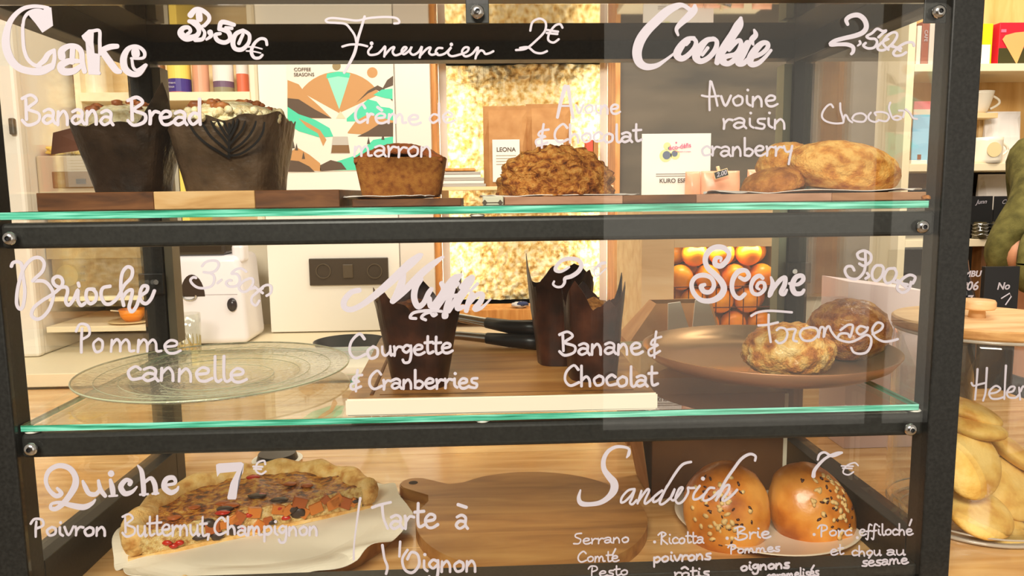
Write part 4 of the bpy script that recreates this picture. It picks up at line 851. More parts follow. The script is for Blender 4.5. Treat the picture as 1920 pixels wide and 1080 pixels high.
def paper_sheet(name, lb, cx, cy_, rx, ry, z, amp=.004, seed=0, m=PAPER, edge=.006, n=26, cat='paper', sq=2.6, zfn=None):
    bm = bmesh.new(); V = []
    for j in range(n+1):
        V.append([])
        for i in range(n+1):
            u, v = 2*i/n-1, 2*j/n-1
            l = max(abs(u), abs(v)); rr_ = (abs(u)**sq+abs(v)**sq)**(1/sq) or 1e-6; k = l/rr_ if rr_ > 1e-5 else 1
            u2, v2 = u*k, v*k
            jag = 1+.05*noise.noise(Vector((u*3, v*3, seed)))
            h = amp*(noise.noise(Vector((u*2.5, v*2.5, seed+3)))*.5+.5)*l + edge*max(0, l-.7)/.3*(noise.noise(Vector((u*2, v*2, seed+9)))+.35)
            p = Vector((cx+u2*rx*jag, cy_+v2*ry*jag, z+max(0, h)))
            if zfn: p = zfn(p, u, v)
            V[-1].append(bm.verts.new(p))
    for j in range(n):
        for i in range(n): bm.faces.new((V[j][i], V[j][i+1], V[j+1][i+1], V[j+1][i]))
    t = thing(name, lb, cat, (cx, cy_, z)); o = part('sheet', bm, m, t); md = o.modifiers.new('t', 'SOLIDIFY'); md.thickness = .0006; md.offset = 1
    return t
c0 = pz(745, 378, .08).x
paper_sheet('parchment_sheet', 'small white paper under the financier, curled at its left end', c0-.012, .085, .056, .045, -.0019, .0015, 2, PAPERW, .006)
paper_sheet('parchment_sheet', 'white paper under the craggy oat cookie', pz(1050, 372, .1).x, .11, .085, .055, -.0013, .001, 5, PAPERW, .002)
paper_sheet('parchment_sheet', 'white paper under the stack of golden cookies', pz(1540, 366, .1).x-.01, .11, .112, .07, -.0013, .002, 8, PAPERW, .004)

# banana breads in dark folded paper
WRAP = textured('dark brown baking paper', [srgb(30, 20, 12), srgb(48, 33, 21), srgb(58, 42, 30)], 50, rough=.38, bump=.5, bscale=110, dist=.003)
WRAP2 = textured('brown baking paper', [srgb(58, 42, 28), srgb(78, 60, 42), srgb(92, 72, 54)], 50, rough=.4, bump=.5, bscale=110, dist=.003)
WRAPL = mat('lighter brown baking paper', srgb(96, 52, 28), .5)
FROST = textured('cream frosting', [srgb(214, 184, 128), srgb(240, 222, 176), srgb(248, 238, 208)], 150, rough=.6, bump=.6, bscale=350, dist=.003, sss=.1)
NUT = textured('pecan', [srgb(110, 54, 24), srgb(160, 92, 48), srgb(190, 124, 70)], 80, rough=.5, bump=.4)
def wrapper(t, c, rb, rt_, h, sq, spikes, flare, rot0=0, m=WRAP, seed=1, folds=.03, th=.0008, name='wrapper', jag=None):
    n = 96; bm = bmesh.new(); R = []
    K = 12
    for j in range(K+1):
        f = j/K; R.append([])
        for i in range(n):
            a = 2*math.pi*i/n+rot0
            ca, sa = abs(math.cos(a-rot0)), abs(math.sin(a-rot0)); sqr = 1/((ca**sq+sa**sq)**(1/sq))
            base = rb+(rt_-rb)*(f**1.05)
            sp = 0
            for sa_, hh, wd in spikes:
                d = (math.degrees(a-rot0)-sa_+180) % 360-180
                sp += max(0, 1-abs(d)/wd)*hh
            zz = h*f+sp*f**4+.006*f**6*noise.noise(Vector((math.cos(a)*3.1, math.sin(a)*3.1, seed*2)))
            fold = 1+folds*f*math.cos(a*4+seed)*.5+folds*.8*noise.noise(Vector((math.cos(a)*2.2, math.sin(a)*2.2, f*2+seed)))
            fold += .02*f*noise.noise(Vector((math.cos(a)*7, math.sin(a)*7, f*5+seed)))
            r = base*sqr*fold*(1+flare*max(0, sp)/h*f**3)
            R[-1].append(bm.verts.new(c+Vector((r*math.cos(a), r*math.sin(a), zz))))
    for A, B in zip(R, R[1:]):
        for i in range(n): bm.faces.new((A[i], A[(i+1) % n], B[(i+1) % n], B[i]))
    bm.faces.new(R[0][::-1])
    o = part(name, bm, m, t, smooth=False); md = o.modifiers.new('t', 'SOLIDIFY'); md.thickness = th; md.offset = -1
    return o
def crumbs(t, c, rx, ry, z, n, size, m, seed, name='nut'):
    rnd = random.Random(seed)
    for k in range(n):
        a = rnd.uniform(0, 6.28); r = math.sqrt(rnd.random()); x, y = c.x+rx*r*math.cos(a), c.y+ry*r*math.sin(a)
        zz = c.z+z+(.012*(1-r*r)); s_ = size*rnd.uniform(.7, 1.4)
        blob(name, (x, y, zz+s_*.3), (s_, s_*.8, s_*.6), m, t, .35, 2.2, 2, 2, seed=k+seed, rot=Matrix.Rotation(rnd.uniform(0, 6), 3, 'Z').to_euler())
YCK = .105
for px, ph, lb, rb, rt_, h, spikes, seed, r0 in (
    (253, 361, 'banana bread muffin in plain dark folded paper, left of the two', .0325, .0500, .068, ((322, .036, 20), (185, .004, 40), (90, .008, 40), (250, -.004, 40)), 1, .0),
    (446, 359, 'banana bread muffin in dark paper printed with a leaf rosette', .0465, .058, .070, ((45, .002, 20), (205, -.010, 26), (330, .006, 40)), 4, .0)):
    c = pz(px, ph, YCK); c.z = .0079
    t = thing('banana_bread_muffin', lb, 'cake', c, 'banana breads')
    wrapper(t, c, rb, rt_, h, 3.2, spikes, .35, r0, WRAP if seed == 1 else WRAP2, seed)
    blob('frosting', c+Vector((0, 0, h*.97)), (rt_*.97, rt_*.95, .023), FROST, t, .07, 4, 4, 5, flat=-.6, seed=seed)
    crumbs(t, c+Vector((0, -.005, 0)), rt_*.78, rt_*.7, h+.0095, 22 if seed == 1 else 30, .0055, NUT, seed*31)
    if seed == 4:                                   # frosting beads and the printed rosette
        rnd = random.Random(3)
        bm = bmesh.new()
        for k in range(60):
            a = math.pi*(1.02+.95*rnd.random()); r = rt_*rnd.uniform(.86, 1.04)
            bmesh.ops.create_icosphere(bm, subdivisions=2, radius=rnd.uniform(.003, .005), matrix=Matrix.Translation(c+Vector((r*math.cos(a), r*math.sin(a), h+rnd.uniform(-.002, .008)))))
        o = part('frosting_beads', bm, FROST, t, smooth=True); o['kind'] = 'stuff'
        class Cone:
            def __call__(s, x, y):
                d = ray(x, y); p0 = EYE
                # intersect with the front wall of the wrapper, a plane leaning outwards
                nrm = Vector((0, -1, -.13*1.0)).normalized(); q0 = c+Vector((0, -rb-.0035, 0))
                tt = (q0-p0).dot(nrm)/d.dot(nrm); return p0+d*tt
            def off(s, p): return Vector((0, -1, -.1)).normalized()
        pl_ = Cone(); PR = mat('black rosette print', (.004, .003, .003, 1), .4)
        draw('leaf', 0, 0, 1, 4.5, '429,292 430,262 430,232;430,296 410,284 385,268 366,250 356,234,3.4;430,292 452,288 478,270 492,250 496,230,3.4;430,284 412,270 394,254 382,236 376,228,3.4;430,284 450,272 466,256 476,240 480,228,3.4;430,274 418,258 404,242 396,228,3.4;430,272 442,258 454,244 460,228,3.4;430,262 420,248 412,234 408,226,3.4;430,260 438,246 444,232 446,224,3.4;430,250 424,240 420,228,3.4;430,248 436,236 438,224,2',
             parent=t, place=pl_, m=PR, name='printed_rosette', lab='black printed leaf rosette on the wrapper')
    else:
        bm = bmesh.new(); k = c+Vector((-.052, -.012, h-.010)); prism([k+Vector((-.024, 0, -.019)), k+Vector((-.020, 0, .003)), k+Vector((.022, -.006, .012)), k+Vector((.024, -.012, -.014))], None, (0, .001, 0), bm); part('paper_flap', bm, WRAPL, t)

# financier: tapered loaf
c = pz(755, 374, .085); c.z = -.0010
t = thing('financier', 'golden brown rectangular financier cake with domed dark top', 'cake', c)
bm = bmesh.new(); w0, w1, hh = .039, .046, .040; rings = []
for f in (0, .08, .3, .6, .85, 1):
    ww = w0+(w1-w0)*f-(.002 if f == 0 else 0); dd = .025+.006*f; rings.append([])
    for i in range(40):
        a = 2*math.pi*(i+.5)/40; k = 1/((abs(math.cos(a))**8+abs(math.sin(a))**8)**(1/8)); rings[-1].append(bm.verts.new(c+Vector((ww*k*math.cos(a), dd*k*math.sin(a), hh*f))))
for A, B in zip(rings, rings[1:]):
    for i in range(40): bm.faces.new((A[i], A[(i+1) % 40], B[(i+1) % 40], B[i]))
bm.faces.new(rings[0][::-1])
CRUMB = textured('financier crumb', [srgb(116, 58, 14), srgb(158, 94, 32), srgb(178, 116, 46)], 180, rough=.7, bump=.9, bscale=1300, dist=.0016, pos=[.25, .45, .65]); CRTOP = textured('financier crust', [srgb(110, 48, 14), srgb(150, 76, 26), srgb(170, 96, 40)], 120, rough=.5, bump=.8, bscale=700, dist=.002)
part('loaf', bm, CRUMB, t, smooth=True)
bm = bmesh.new(); G_ = []
for j in range(17):
    G_.append([])
    for i in range(41):
        u, v = i/20-1, j/8-1; k = w1*.965; z = hh+.0155*(1-abs(u)**2.1)*(1-.45*v*v)+.0012*noise.noise(Vector((u*9, v*5, 1)))+.0008*noise.noise(Vector((u*25, v*15, 1)))
        G_[-1].append(bm.verts.new(c+Vector((u*k, v*.0288, z-.0002-(.004 if abs(v) == 1 else 0)))))
for j in range(16):
    for i in range(40): bm.faces.new((G_[j][i], G_[j][i+1], G_[j+1][i+1], G_[j+1][i]))
o = part('domed_crust', bm, CRTOP, t, smooth=True); md = o.modifiers.new('t', 'SOLIDIFY'); md.thickness = .004; md.offset = -1

# cookies
OAT = textured('oat cookie', [srgb(86, 40, 10), srgb(148, 80, 26), srgb(190, 122, 48), srgb(208, 150, 76)], 150, rough=.65, bump=.9, bscale=420, dist=.004, pos=[.3, .42, .52, .66])
GOLD = textured('golden cookie', [srgb(176, 98, 24), srgb(216, 146, 58), srgb(236, 182, 96)], 80, rough=.7, bump=.7, bscale=380, dist=.003, pos=[.32, .46, .6])
GOLDD = textured('dark golden cookie', [srgb(132, 72, 18), srgb(178, 110, 42), srgb(204, 140, 64)], 90, rough=.7, bump=.7, bscale=380, dist=.003)
def cookie(lb, px, py, Y, rad, m, z0=None, rot=None, amp=.06, cr=0, fr=3, seed=1, flat=-.35, grp='cookies on the top shelf', cat='cookie', sub=5, name='cookie', ridged=False):
    c = pz(px, py, Y)
    if z0 is not None: c.z = z0
    t = thing(name, lb, cat, c, grp); blob('crumb', c, rad, m, t, amp, fr, 5, sub, flat, rot, ridged, None, cr, seed); return t
cookie('craggy brown oat cookie with a rough domed top', 1041, 330, .10, (.0605, .047, .0400), OAT, .0098, None, .13, 0, 4.5, 3, -.25)
E_ = Matrix.Rotation(.12, 3, 'Y').to_euler()
cookie('small dark golden cookie at the left end of the stack', 1447, 343, .10, (.033, .034, .0185), GOLDD, .0075, Matrix.Rotation(-.2, 3, 'Y').to_euler(), .06, 2.2, 2, 5, -.4)
cookie('dark golden cookie standing behind the big cracked cookie', 1474, 318, .155, (.034, .03, .031), GOLD, .0265, None, .06, 2.5, 2, 6, -.85)
cookie('big cracked golden cookie leaning at the right of the stack', 1582, 312, .10, (.0605, .042, .0290), GOLD, .0240, Matrix.Rotation(.16, 3, 'Y').to_euler(), .05, 3.2, 2.2, 7, -.8)
cookie('brown cookie crumb at the right end of the top shelf', 1735, 395, .008, (.0045, .004, .003), GOLDD, ZT+.002, None, .3, 0, 3, 8, grp=None, cat='crumb', sub=2, name='crumb')

# ------------------------------------------------------------------ middle shelf
# glass plate
PG = thin_glass('pressed plate glass', (.94, .95, .90, 1), .10, .09, .02, .5, 160)
c = pz(409, 700, .168); t = thing('glass_plate', 'empty round pressed glass plate with concentric ribs', 'plate', (c.x, .168, ZM))
zz = ZM; pr = [(0, zz+.0006), (.085, zz+.0006), (.092, zz+.003)]
for k in range(13): pr.append((.094+k*.0044, zz+.004+k*.0006+(.0008 if k % 2 else 0)))
pr += [(.150, zz+.0125), (.1505, zz+.0145), (.148, zz+.0150)]
for k in range(12, -1, -1): pr.append((.094+k*.0044, zz+.0066+k*.0006))
pr += [(.090, zz+.005), (.085, zz+.003), (0, zz+.003)]
o = part('plate', lathe(pr, 96, (c.x, .168, 0)), PG, t, smooth=True)
RG = mat('pale glass rim', srgb(222, 226, 190), .12, .8, **{'Transmission Weight': .0, 'Alpha': .75})
bm = bmesh.new(); n = 96
for rr_, zq, th in ((.1495, zz+.0143, .0010), (.092, zz+.0045, .0005), (.062, zz+.0032, .0003), (.104, zz+.0080, .0003), (.128, zz+.0115, .0003)):
    pts = [(c.x+rr_*math.cos(2*math.pi*k/n), .168+rr_*math.sin(2*math.pi*k/n), zq) for k in range(n+1)]; tube(bm, pts, th, 6, False)
part('rim', bm, RG, t, 'bright pressed rings of the plate', smooth=True)

# wooden board with a white front edge
zb0, zb1 = ZM, ZM+.0165
BW = wood('middle board wood', srgb(140, 86, 36), srgb(172, 116, 58), srgb(194, 142, 80), 4, (1, 10, 10), .4, 0, .1, (0, 0, -.02))
xa0, xa1 = pz(650, 757, .006).x, pz(1230, 735, .006).x
t = thing('cutting_board', 'wooden cutting board with a white front edge under the muffins', 'board', ((xa0+xa1)/2, .16, ZM))
bk = [(xa0-.010, .325), (xa1+.004, .325)]
def slab(l, z0, z1, m, nm, lab=None, bev=.0015):
    bm = prism([(x, y, z0) for x, y in l], None, (0, 0, z1-z0)); bmesh.ops.bevel(bm, geom=list(bm.edges), offset=bev, segments=2, affect='EDGES'); return part(nm, bm, m, t, lab)
slab([(xa0, .008), (xa1, .005), bk[1], bk[0]], zb0+.0004, zb1, BW, 'plank')
slab([(xa0-.0008, .0032), (xa1+.0008, .0028), (xa1+.0008, .0048), (xa0-.0008, .0078)], zb0, zb1+.0003, mat('white board edge', srgb(240, 228, 208), .35), 'edge_strip', 'white painted front edge')
gr = mat('dark groove', srgb(112, 68, 30), .6)
bm = bmesh.new(); tube(bm, [(xa0+.022, .020, zb1-.0006), (xa0+.014, .31, zb1-.0006)], .0022, 8); part('juice_groove', bm, gr, t)
bm = bmesh.new(); tube(bm, [(xa0+.030, .020, zb1-.0009), (xa1-.02, .017, zb1-.0009)], .0014, 8); part('juice_groove', bm, gr, t)
# muffins
MUF = textured('muffin crumb', [srgb(60, 26, 12), srgb(104, 52, 22), srgb(150, 88, 40)], 180, rough=.7, bump=.8, bscale=400, dist=.003)
MUFL = textured('banana muffin crumb', [srgb(110, 60, 24), srgb(160, 104, 50), srgb(190, 134, 76)], 180, rough=.7, bump=.8, bscale=400, dist=.003)
WR2 = textured('chocolate brown tulip paper', [srgb(34, 17, 11), srgb(56, 28, 18), srgb(78, 42, 27)], 40, rough=.35, bump=.3, bscale=70, dist=.002)
for px, py, Y, rb, rt_, h, spk, m_, lb, sd in (
    (788, 733, .062, .0280, .0440, .083, ((268, -.004, 50), (318, .030, 26), (236, .020, 30), (205, .012, 14), (15, .032, 30), (95, .026, 28), (170, .020, 20)), MUF, 'tall dark courgette muffin in pointed brown tulip paper', 2),
    (1052, 700, .150, .0270, .0375, .092, ((255, .026, 34), (195, .034, 20), (315, .020, 26), (60, .02, 40)), MUF, 'dark banana muffin in pointed tulip paper, rear one of the right pair', 5),
    (1111, 722, .075, .0255, .0315, .078, ((232, .028, 30), (292, .010, 14), (330, .026, 26), (20, .034, 18), (100, .02, 34), (160, .020, 30)), MUFL, 'banana muffin in brown tulip paper, front one of the right pair', 9)):
    c = pz(px, py, Y); c.z = zb1+.0003
    t = thing('muffin', lb, 'muffin', c, 'muffins in tulip papers')
    wrapper(t, c, rb, rt_, h, 2.6, spk, .18, .0, WR2, sd, .05, .0006)
    blob('muffin_top', c+Vector((0, 0, h*.80)), (rt_*.86, rt_*.86, .021), m_, t, .12, 3.4, 4, 4, seed=sd)
    blob('sponge', c+Vector((0, 0, h*.40)), (rb*.82, rb*.82, h*.38), m_, t, .02, 3, 2, 3, seed=sd)
# tongs lying behind the muffins
t = thing('serving_tongs', 'steel serving tongs with scalloped black heads lying on the board', 'tongs', pz(950, 640, .26))
zt_ = zb1+.0075
for s_ in (0, 1):
    a, b = pz(862, 600+26*s_, .24), pz(955, 612+18*s_, .23); a.z = zt_+.020*(1-s_)+.004; b.z = zt_+.016*(1-s_)+.002
    a.y, b.y = .285-.02*s_, .245-.01*s_
    e = Vector((b.x+.042, b.y-.018, b.z)); bm = bmesh.new(); tube(bm, [a+Vector((-.10, .03, 0)), a, a.lerp(b, .6), b], [.004, .006, .0065, .006], 10); part('arm', bm, METAL, t, 'steel arm', smooth=True)
    bm = bmesh.new(); tube(bm, [a.lerp(b, .55), b, b.lerp(e, .5), e], [.0072, .009, .0095, .010], 12); o = part('grip', bm, BLACKP, t, smooth=True)
    bm = bmesh.new()
    for k in range(6):
        an = math.pi*k/5; bmesh.ops.create_icosphere(bm, subdivisions=2, radius=.0075, matrix=Matrix.Translation(e+Vector((.012*math.sin(an)+.004, -.004-.006*s_, -.002+.014*math.cos(an)+.004))))
    part('scalloped_head', bm, BLACKP, t, smooth=True)
# bronze dish
BRZ = textured('bronze dish', [srgb(150, 98, 64), srgb(172, 118, 80), srgb(186, 132, 94)], 3, rough=.4, bump=.03, metal=.45)
INB = textured('bronze dish inside', [srgb(160, 126, 90), srgb(184, 150, 112)], 3, rough=.28, bump=.03, metal=.7)
c = pz(1436, 690, .178); dc = c.copy(); t = thing('bronze_dish', 'wide shallow bronze dish with a flared rim holding the two scones', 'dish', (c.x, .178, ZM))
zz = ZM+.0003
part('dish', lathe([(0, zz), (.108, zz), (.124, zz+.003), (.140, zz+.011), (.149, zz+.0225), (.1485, zz+.0235)], 96, (c.x, .178, 0)), BRZ, t, smooth=True)
part('inner_surface', lathe([(0, zz+.003), (.108, zz+.003), (.122, zz+.006), (.137, zz+.0135), (.147, zz+.0238), (.1488, zz+.0238)], 96, (c.x, .178, 0)), INB, t, smooth=True)
SCN = textured('scone crust', [srgb(160, 84, 22), srgb(206, 132, 50), srgb(234, 180, 94), srgb(242, 204, 134)], 55, rough=.55, bump=.8, bscale=330, dist=.004, pos=[.34, .45, .54, .64], coat=.15)
SCN2 = textured('scone crust brown', [srgb(140, 70, 22), srgb(182, 106, 42), srgb(216, 152, 74)], 85, rough=.5, bump=.9, bscale=480, dist=.004, pos=[.36, .48, .62], coat=.2)
cookie('pale golden cheese scone in front in the bronze dish', 1478, 662, .112, (.0515, .042, .0325), SCN, zz+.031, None, .085, 1.6, 2.6, 2, -.8, 'cheese scones', 'scone', name='scone')
cookie('browner taller cheese scone at the right in the bronze dish', 1590, 645, .190, (.0495, .042, .040), SCN2, zz+.039, None, .07, 1.3, 2.2, 4, -.85, 'cheese scones', 'scone', name='scone')

# ------------------------------------------------------------------ bottom compartment
# round butcher board under the quiche
BDA = wood('quiche board stave', srgb(150, 96, 40), srgb(182, 128, 62), srgb(204, 154, 88), 5, (2, 9, 9), .45, 0, .1)
BDB = wood('quiche board stave dark', srgb(128, 76, 30), srgb(156, 100, 46), srgb(178, 124, 64), 5, (2, 9, 9), .45, 0, .1)
bc = Vector((-.262, .186, ZC)); R_ = .156; t = thing('round_board', 'round wooden board of joined staves under the quiche', 'board', bc)
for k in range(7):
    a, b = -R_+2*R_*k/7, -R_+2*R_*(k+1)/7; l = []
    for j in range(13): y = a+(b-a)*j/12*.997; l.append((bc.x+math.sqrt(max(0, R_*R_-y*y)), y))
    for j in range(12, -1, -1): y = a+(b-a)*j/12*.997; l.append((bc.x-math.sqrt(max(0, R_*R_-y*y)), y))
    ro_ = Matrix.Rotation(.9, 3, 'Z'); ll = [bc+ro_ @ Vector((x-bc.x, y, 0)) for x, y in l]
    bm = prism([p+Vector((0, 0, .0005)) for p in ll], None, (0, 0, .016)); bmesh.ops.remove_doubles(bm, verts=bm.verts, dist=1e-5); part('stave', bm, [BDA, BDB][k % 2], t)
zq = ZC+.0172
qc = Vector((-.264, .140, zq)); ang = math.radians(27); RQ = Matrix.Rotation(ang, 3, 'Z'); rq = .137
def pfn(p, u, v):
    return p
paper_sheet('parchment_sheet', 'crumpled parchment sheet between the quiche and its round board', bc.x+.004, .158, .166, .144, zq, .004, 12, PAPER, .018, 44, sq=2.2)
t = thing('half_quiche', 'half a vegetable quiche with braided crust and its cut face forward', 'quiche', qc)
PAS = textured('pastry', [srgb(206, 140, 66), srgb(240, 192, 116), srgb(250, 216, 154)], 70, rough=.6, bump=.5, bscale=260, dist=.003, sss=.05)
TOPQ = textured('browned custard', [srgb(76, 30, 8), srgb(158, 76, 14), srgb(214, 132, 34), srgb(236, 180, 82)], 130, rough=.35, bump=.9, bscale=380, dist=.005, pos=[.36, .44, .54, .66], coat=.3)
CUT = textured('custard cut face', [srgb(178, 120, 56), srgb(228, 192, 120), srgb(240, 216, 160)], 200, rough=.5, bump=.7, bscale=700, dist=.003)
nA, nR = 44, 14; hq = .033
bm = bmesh.new(); T = []
for j in range(nR+1):
    T.append([])
    for i in range(nA+1):
        a = math.pi*i/nA; r = (rq-.016)*j/nR
        p = qc+RQ @ Vector((r*math.cos(a), r*math.sin(a), .004+hq-.007+.004*noise.noise(Vector((r*40*math.cos(a), r*40*math.sin(a), 5)))+.0015*noise.noise(Vector((r*150*math.cos(a), r*150*math.sin(a), 5)))))
        T[-1].append(bm.verts.new(p))
for j in range(nR):
    for i in range(nA):
        if j == 0:
            try: bm.faces.new((T[0][0], T[1][i], T[1][i+1]))
            except Exception: pass
        else: bm.faces.new((T[j][i], T[j+1][i], T[j+1][i+1], T[j][i+1]))
for v in [v for v in bm.verts if not v.link_faces]: bm.verts.remove(v)
part('browned_top', bm, TOPQ, t, smooth=True)
# cut wall
bm = bmesh.new(); n = 60; A = []; B = []
for i in range(n+1):
    x = (rq-.014)*(2*i/n-1); p = qc+RQ @ Vector((x, 0, .0045)); A.append(bm.verts.new(p))
    zt3 = .004+hq-.007+.004*noise.noise(Vector((x*40, 0, 5)))+.0015*noise.noise(Vector((x*150, 0, 5)))
    B.append([bm.verts.new(qc+RQ @ Vector((x, -.0012*(1+noise.noise(Vector((x*90, f*3, 3)))*1.5), .0045+(zt3-.0045)*f))) for f in (.25, .5, .75)]+[bm.verts.new(qc+RQ @ Vector((x, 0, zt3)))])
for i in range(n):
    c1, c2 = [A[i]]+B[i], [A[i+1]]+B[i+1]
    for k in range(4): bm.faces.new((c1[k], c2[k], c2[k+1], c1[k+1]))
part('cut_face', bm, CUT, t, smooth=True)
# base and rim crust
bm = bmesh.new(); l = [(rq*math.cos(math.pi*i/40), rq*math.sin(math.pi*i/40)) for i in range(41)]
prism([qc+RQ @ Vector((x, y-.0015, .0008)) for x, y in l], None, (0, 0, .0042), bm); part('base_crust', bm, PAS, t)
bm = bmesh.new(); RR = []
for i in range(91):
    a = math.pi*i/90; tw = a*15; ring = []
    for k in range(14):
        b_ = 2*math.pi*k/14; br = 1+.16*math.cos(tw+b_*1.0)+.06*noise.noise(Vector((a*9, b_, 2)))
        r = rq-.006+.0165*math.cos(b_)*br*(.75 if math.cos(b_) > 0 else 1.05); z = .004+hq*.62+.0165*math.sin(b_)*br*(1.0 if math.sin(b_) > 0 else 1.15)
        ring.append(bm.verts.new(qc+RQ @ Vector((r*math.cos(a), r*math.sin(a), max(.001, z)))))
    RR.append(ring)
for X, Y_ in zip(RR, RR[1:]):
    for k in range(14): bm.faces.new((X[k], X[(k+1) % 14], Y_[(k+1) % 14], Y_[k]))
bm.faces.new(RR[0]); bm.faces.new(RR[-1][::-1]); part('braided_crust', bm, PAS, t, smooth=True)
# vegetables in the cut face
SQ = mat('squash', srgb(214, 122, 46), .35, **{'Subsurface Weight': .1}); PEP = mat('red pepper', srgb(186, 36, 20), .25); MSH = mat('mushroom', srgb(58, 42, 36), .4); SQD = mat('roast squash', srgb(176, 88, 34), .35)
rnd = random.Random(11)
for k in range(17):
    x = -.05+.165*k/16+rnd.uniform(-.004, .004); z = .010+rnd.random()*.018; s_ = rnd.uniform(.005, .0085)
    bm = bmesh.new(); box(bm, -s_, s_, -.004, .003, -s_*.8, s_*.8, bev=.0008, rot=Matrix.Rotation(rnd.uniform(-1, 1), 3, 'Y')); bmesh.ops.transform(bm, matrix=Matrix.Translation(qc+RQ @ Vector((x, -.0005, z))) @ RQ.to_4x4(), verts=bm.verts)
    part('squash_cube', bm, [SQ, SQD][k % 3 == 0], t)
for k, (x, z) in enumerate(((-.066, .012), (-.048, .010), (-.03, .014), (.012, .012), (.036, .022), (.044, .016), (.112, .016), (-.055, .026))):
    blob('mushroom_slice', qc+RQ @ Vector((x, -.001, z)), (.009, .004, .0035+.002*(k % 3)), MSH, t, .35, 3, 2, 2, seed=k)
for k, (x, z) in enumerate(((-.098, .014), (-.092, .009), (-.086, .011), (-.012, .026), (.022, .027), (.03, .013), (-.02, .012))):
    blob('pepper_piece', qc+RQ @ Vector((x, -.002, z)), (.0055, .003, .003), PEP, t, .3, 3, 2, 2, seed=k)
for k in range(12):
    a = rnd.uniform(.15, 3.0); r = rnd.uniform(.02, rq-.03); s_ = rnd.uniform(.005, .009)
    blob('browned_vegetable', qc+RQ @ Vector((r*math.cos(a), r*math.sin(a), .004+hq-.005)), (s_*1.4, s_, .002), [SQD, MSH, SQD, PEP][k % 4], t, .3, 3, 2, 2, seed=k)
blob('pastry_crumb', pz(345, 1063, .03).xy.to_3d()+Vector((0, 0, zq+.006)), (.004, .0035, .003), PAS, t, .3, 3, 2, 2)

# round handled board
AC = wood('acacia board', srgb(134, 84, 36), srgb(168, 114, 56), srgb(188, 138, 76), 5, (1.2, 9, 9), .42, 0, .06, (0, 0, .35))
hc = Vector((.055, .175, 0)); rb = .141
t = thing('handled_board', 'round acacia board with a short handle and a hanging hole', 'board', (hc.x, hc.y, ZC))
H0 = PZ(775, 905, ZC+.016); dv = Vector((H0.x-hc.x, H0.y-hc.y)); L_ = dv.length; an = math.atan2(dv.y, dv.x)
out = []
for k in range(60):
    a = .34+(2*math.pi-.68)*k/59; out.append((rb*math.cos(a), rb*math.sin(a)))
hw = .020
out = [(L_+.018*math.cos(b_), hw*math.sin(b_)) for b_ in [math.pi/2-math.pi*k/10 for k in range(11)]][::1]
out = [(x, y) for x, y in out]
neck = [(rb+.004, -hw*1.0), (rb-.010, -hw*1.8)]
body = [(rb*math.cos(a), rb*math.sin(a)) for a in [-.42-(2*math.pi-.84)*k/60 for k in range(61)]]
neck2 = [(rb-.010, hw*1.8), (rb+.004, hw*1.0)]
poly = out+neck+body+neck2
RZ = Matrix.Rotation(an, 3, 'Z'); bm = prism([Vector((hc.x, hc.y, ZC+.0004))+RZ @ Vector((x, y, 0)) for x, y in poly], None, (0, 0, .0155)); 
bmesh.ops.bevel(bm, geom=[e for e in bm.edges if abs(e.verts[0].co.z-e.verts[1].co.z) < 1e-6], offset=.0018, segments=2, affect='EDGES'); part('plank', bm, AC, t)
part('hanging_hole', lathe([(0, ZC+.0162), (.0062, ZC+.0162), (.0062, ZC+.0160), (0, ZC+.0160)], 24, (H0.x, H0.y, 0)), mat('hole shadow brown', srgb(40, 24, 14), .8), t)

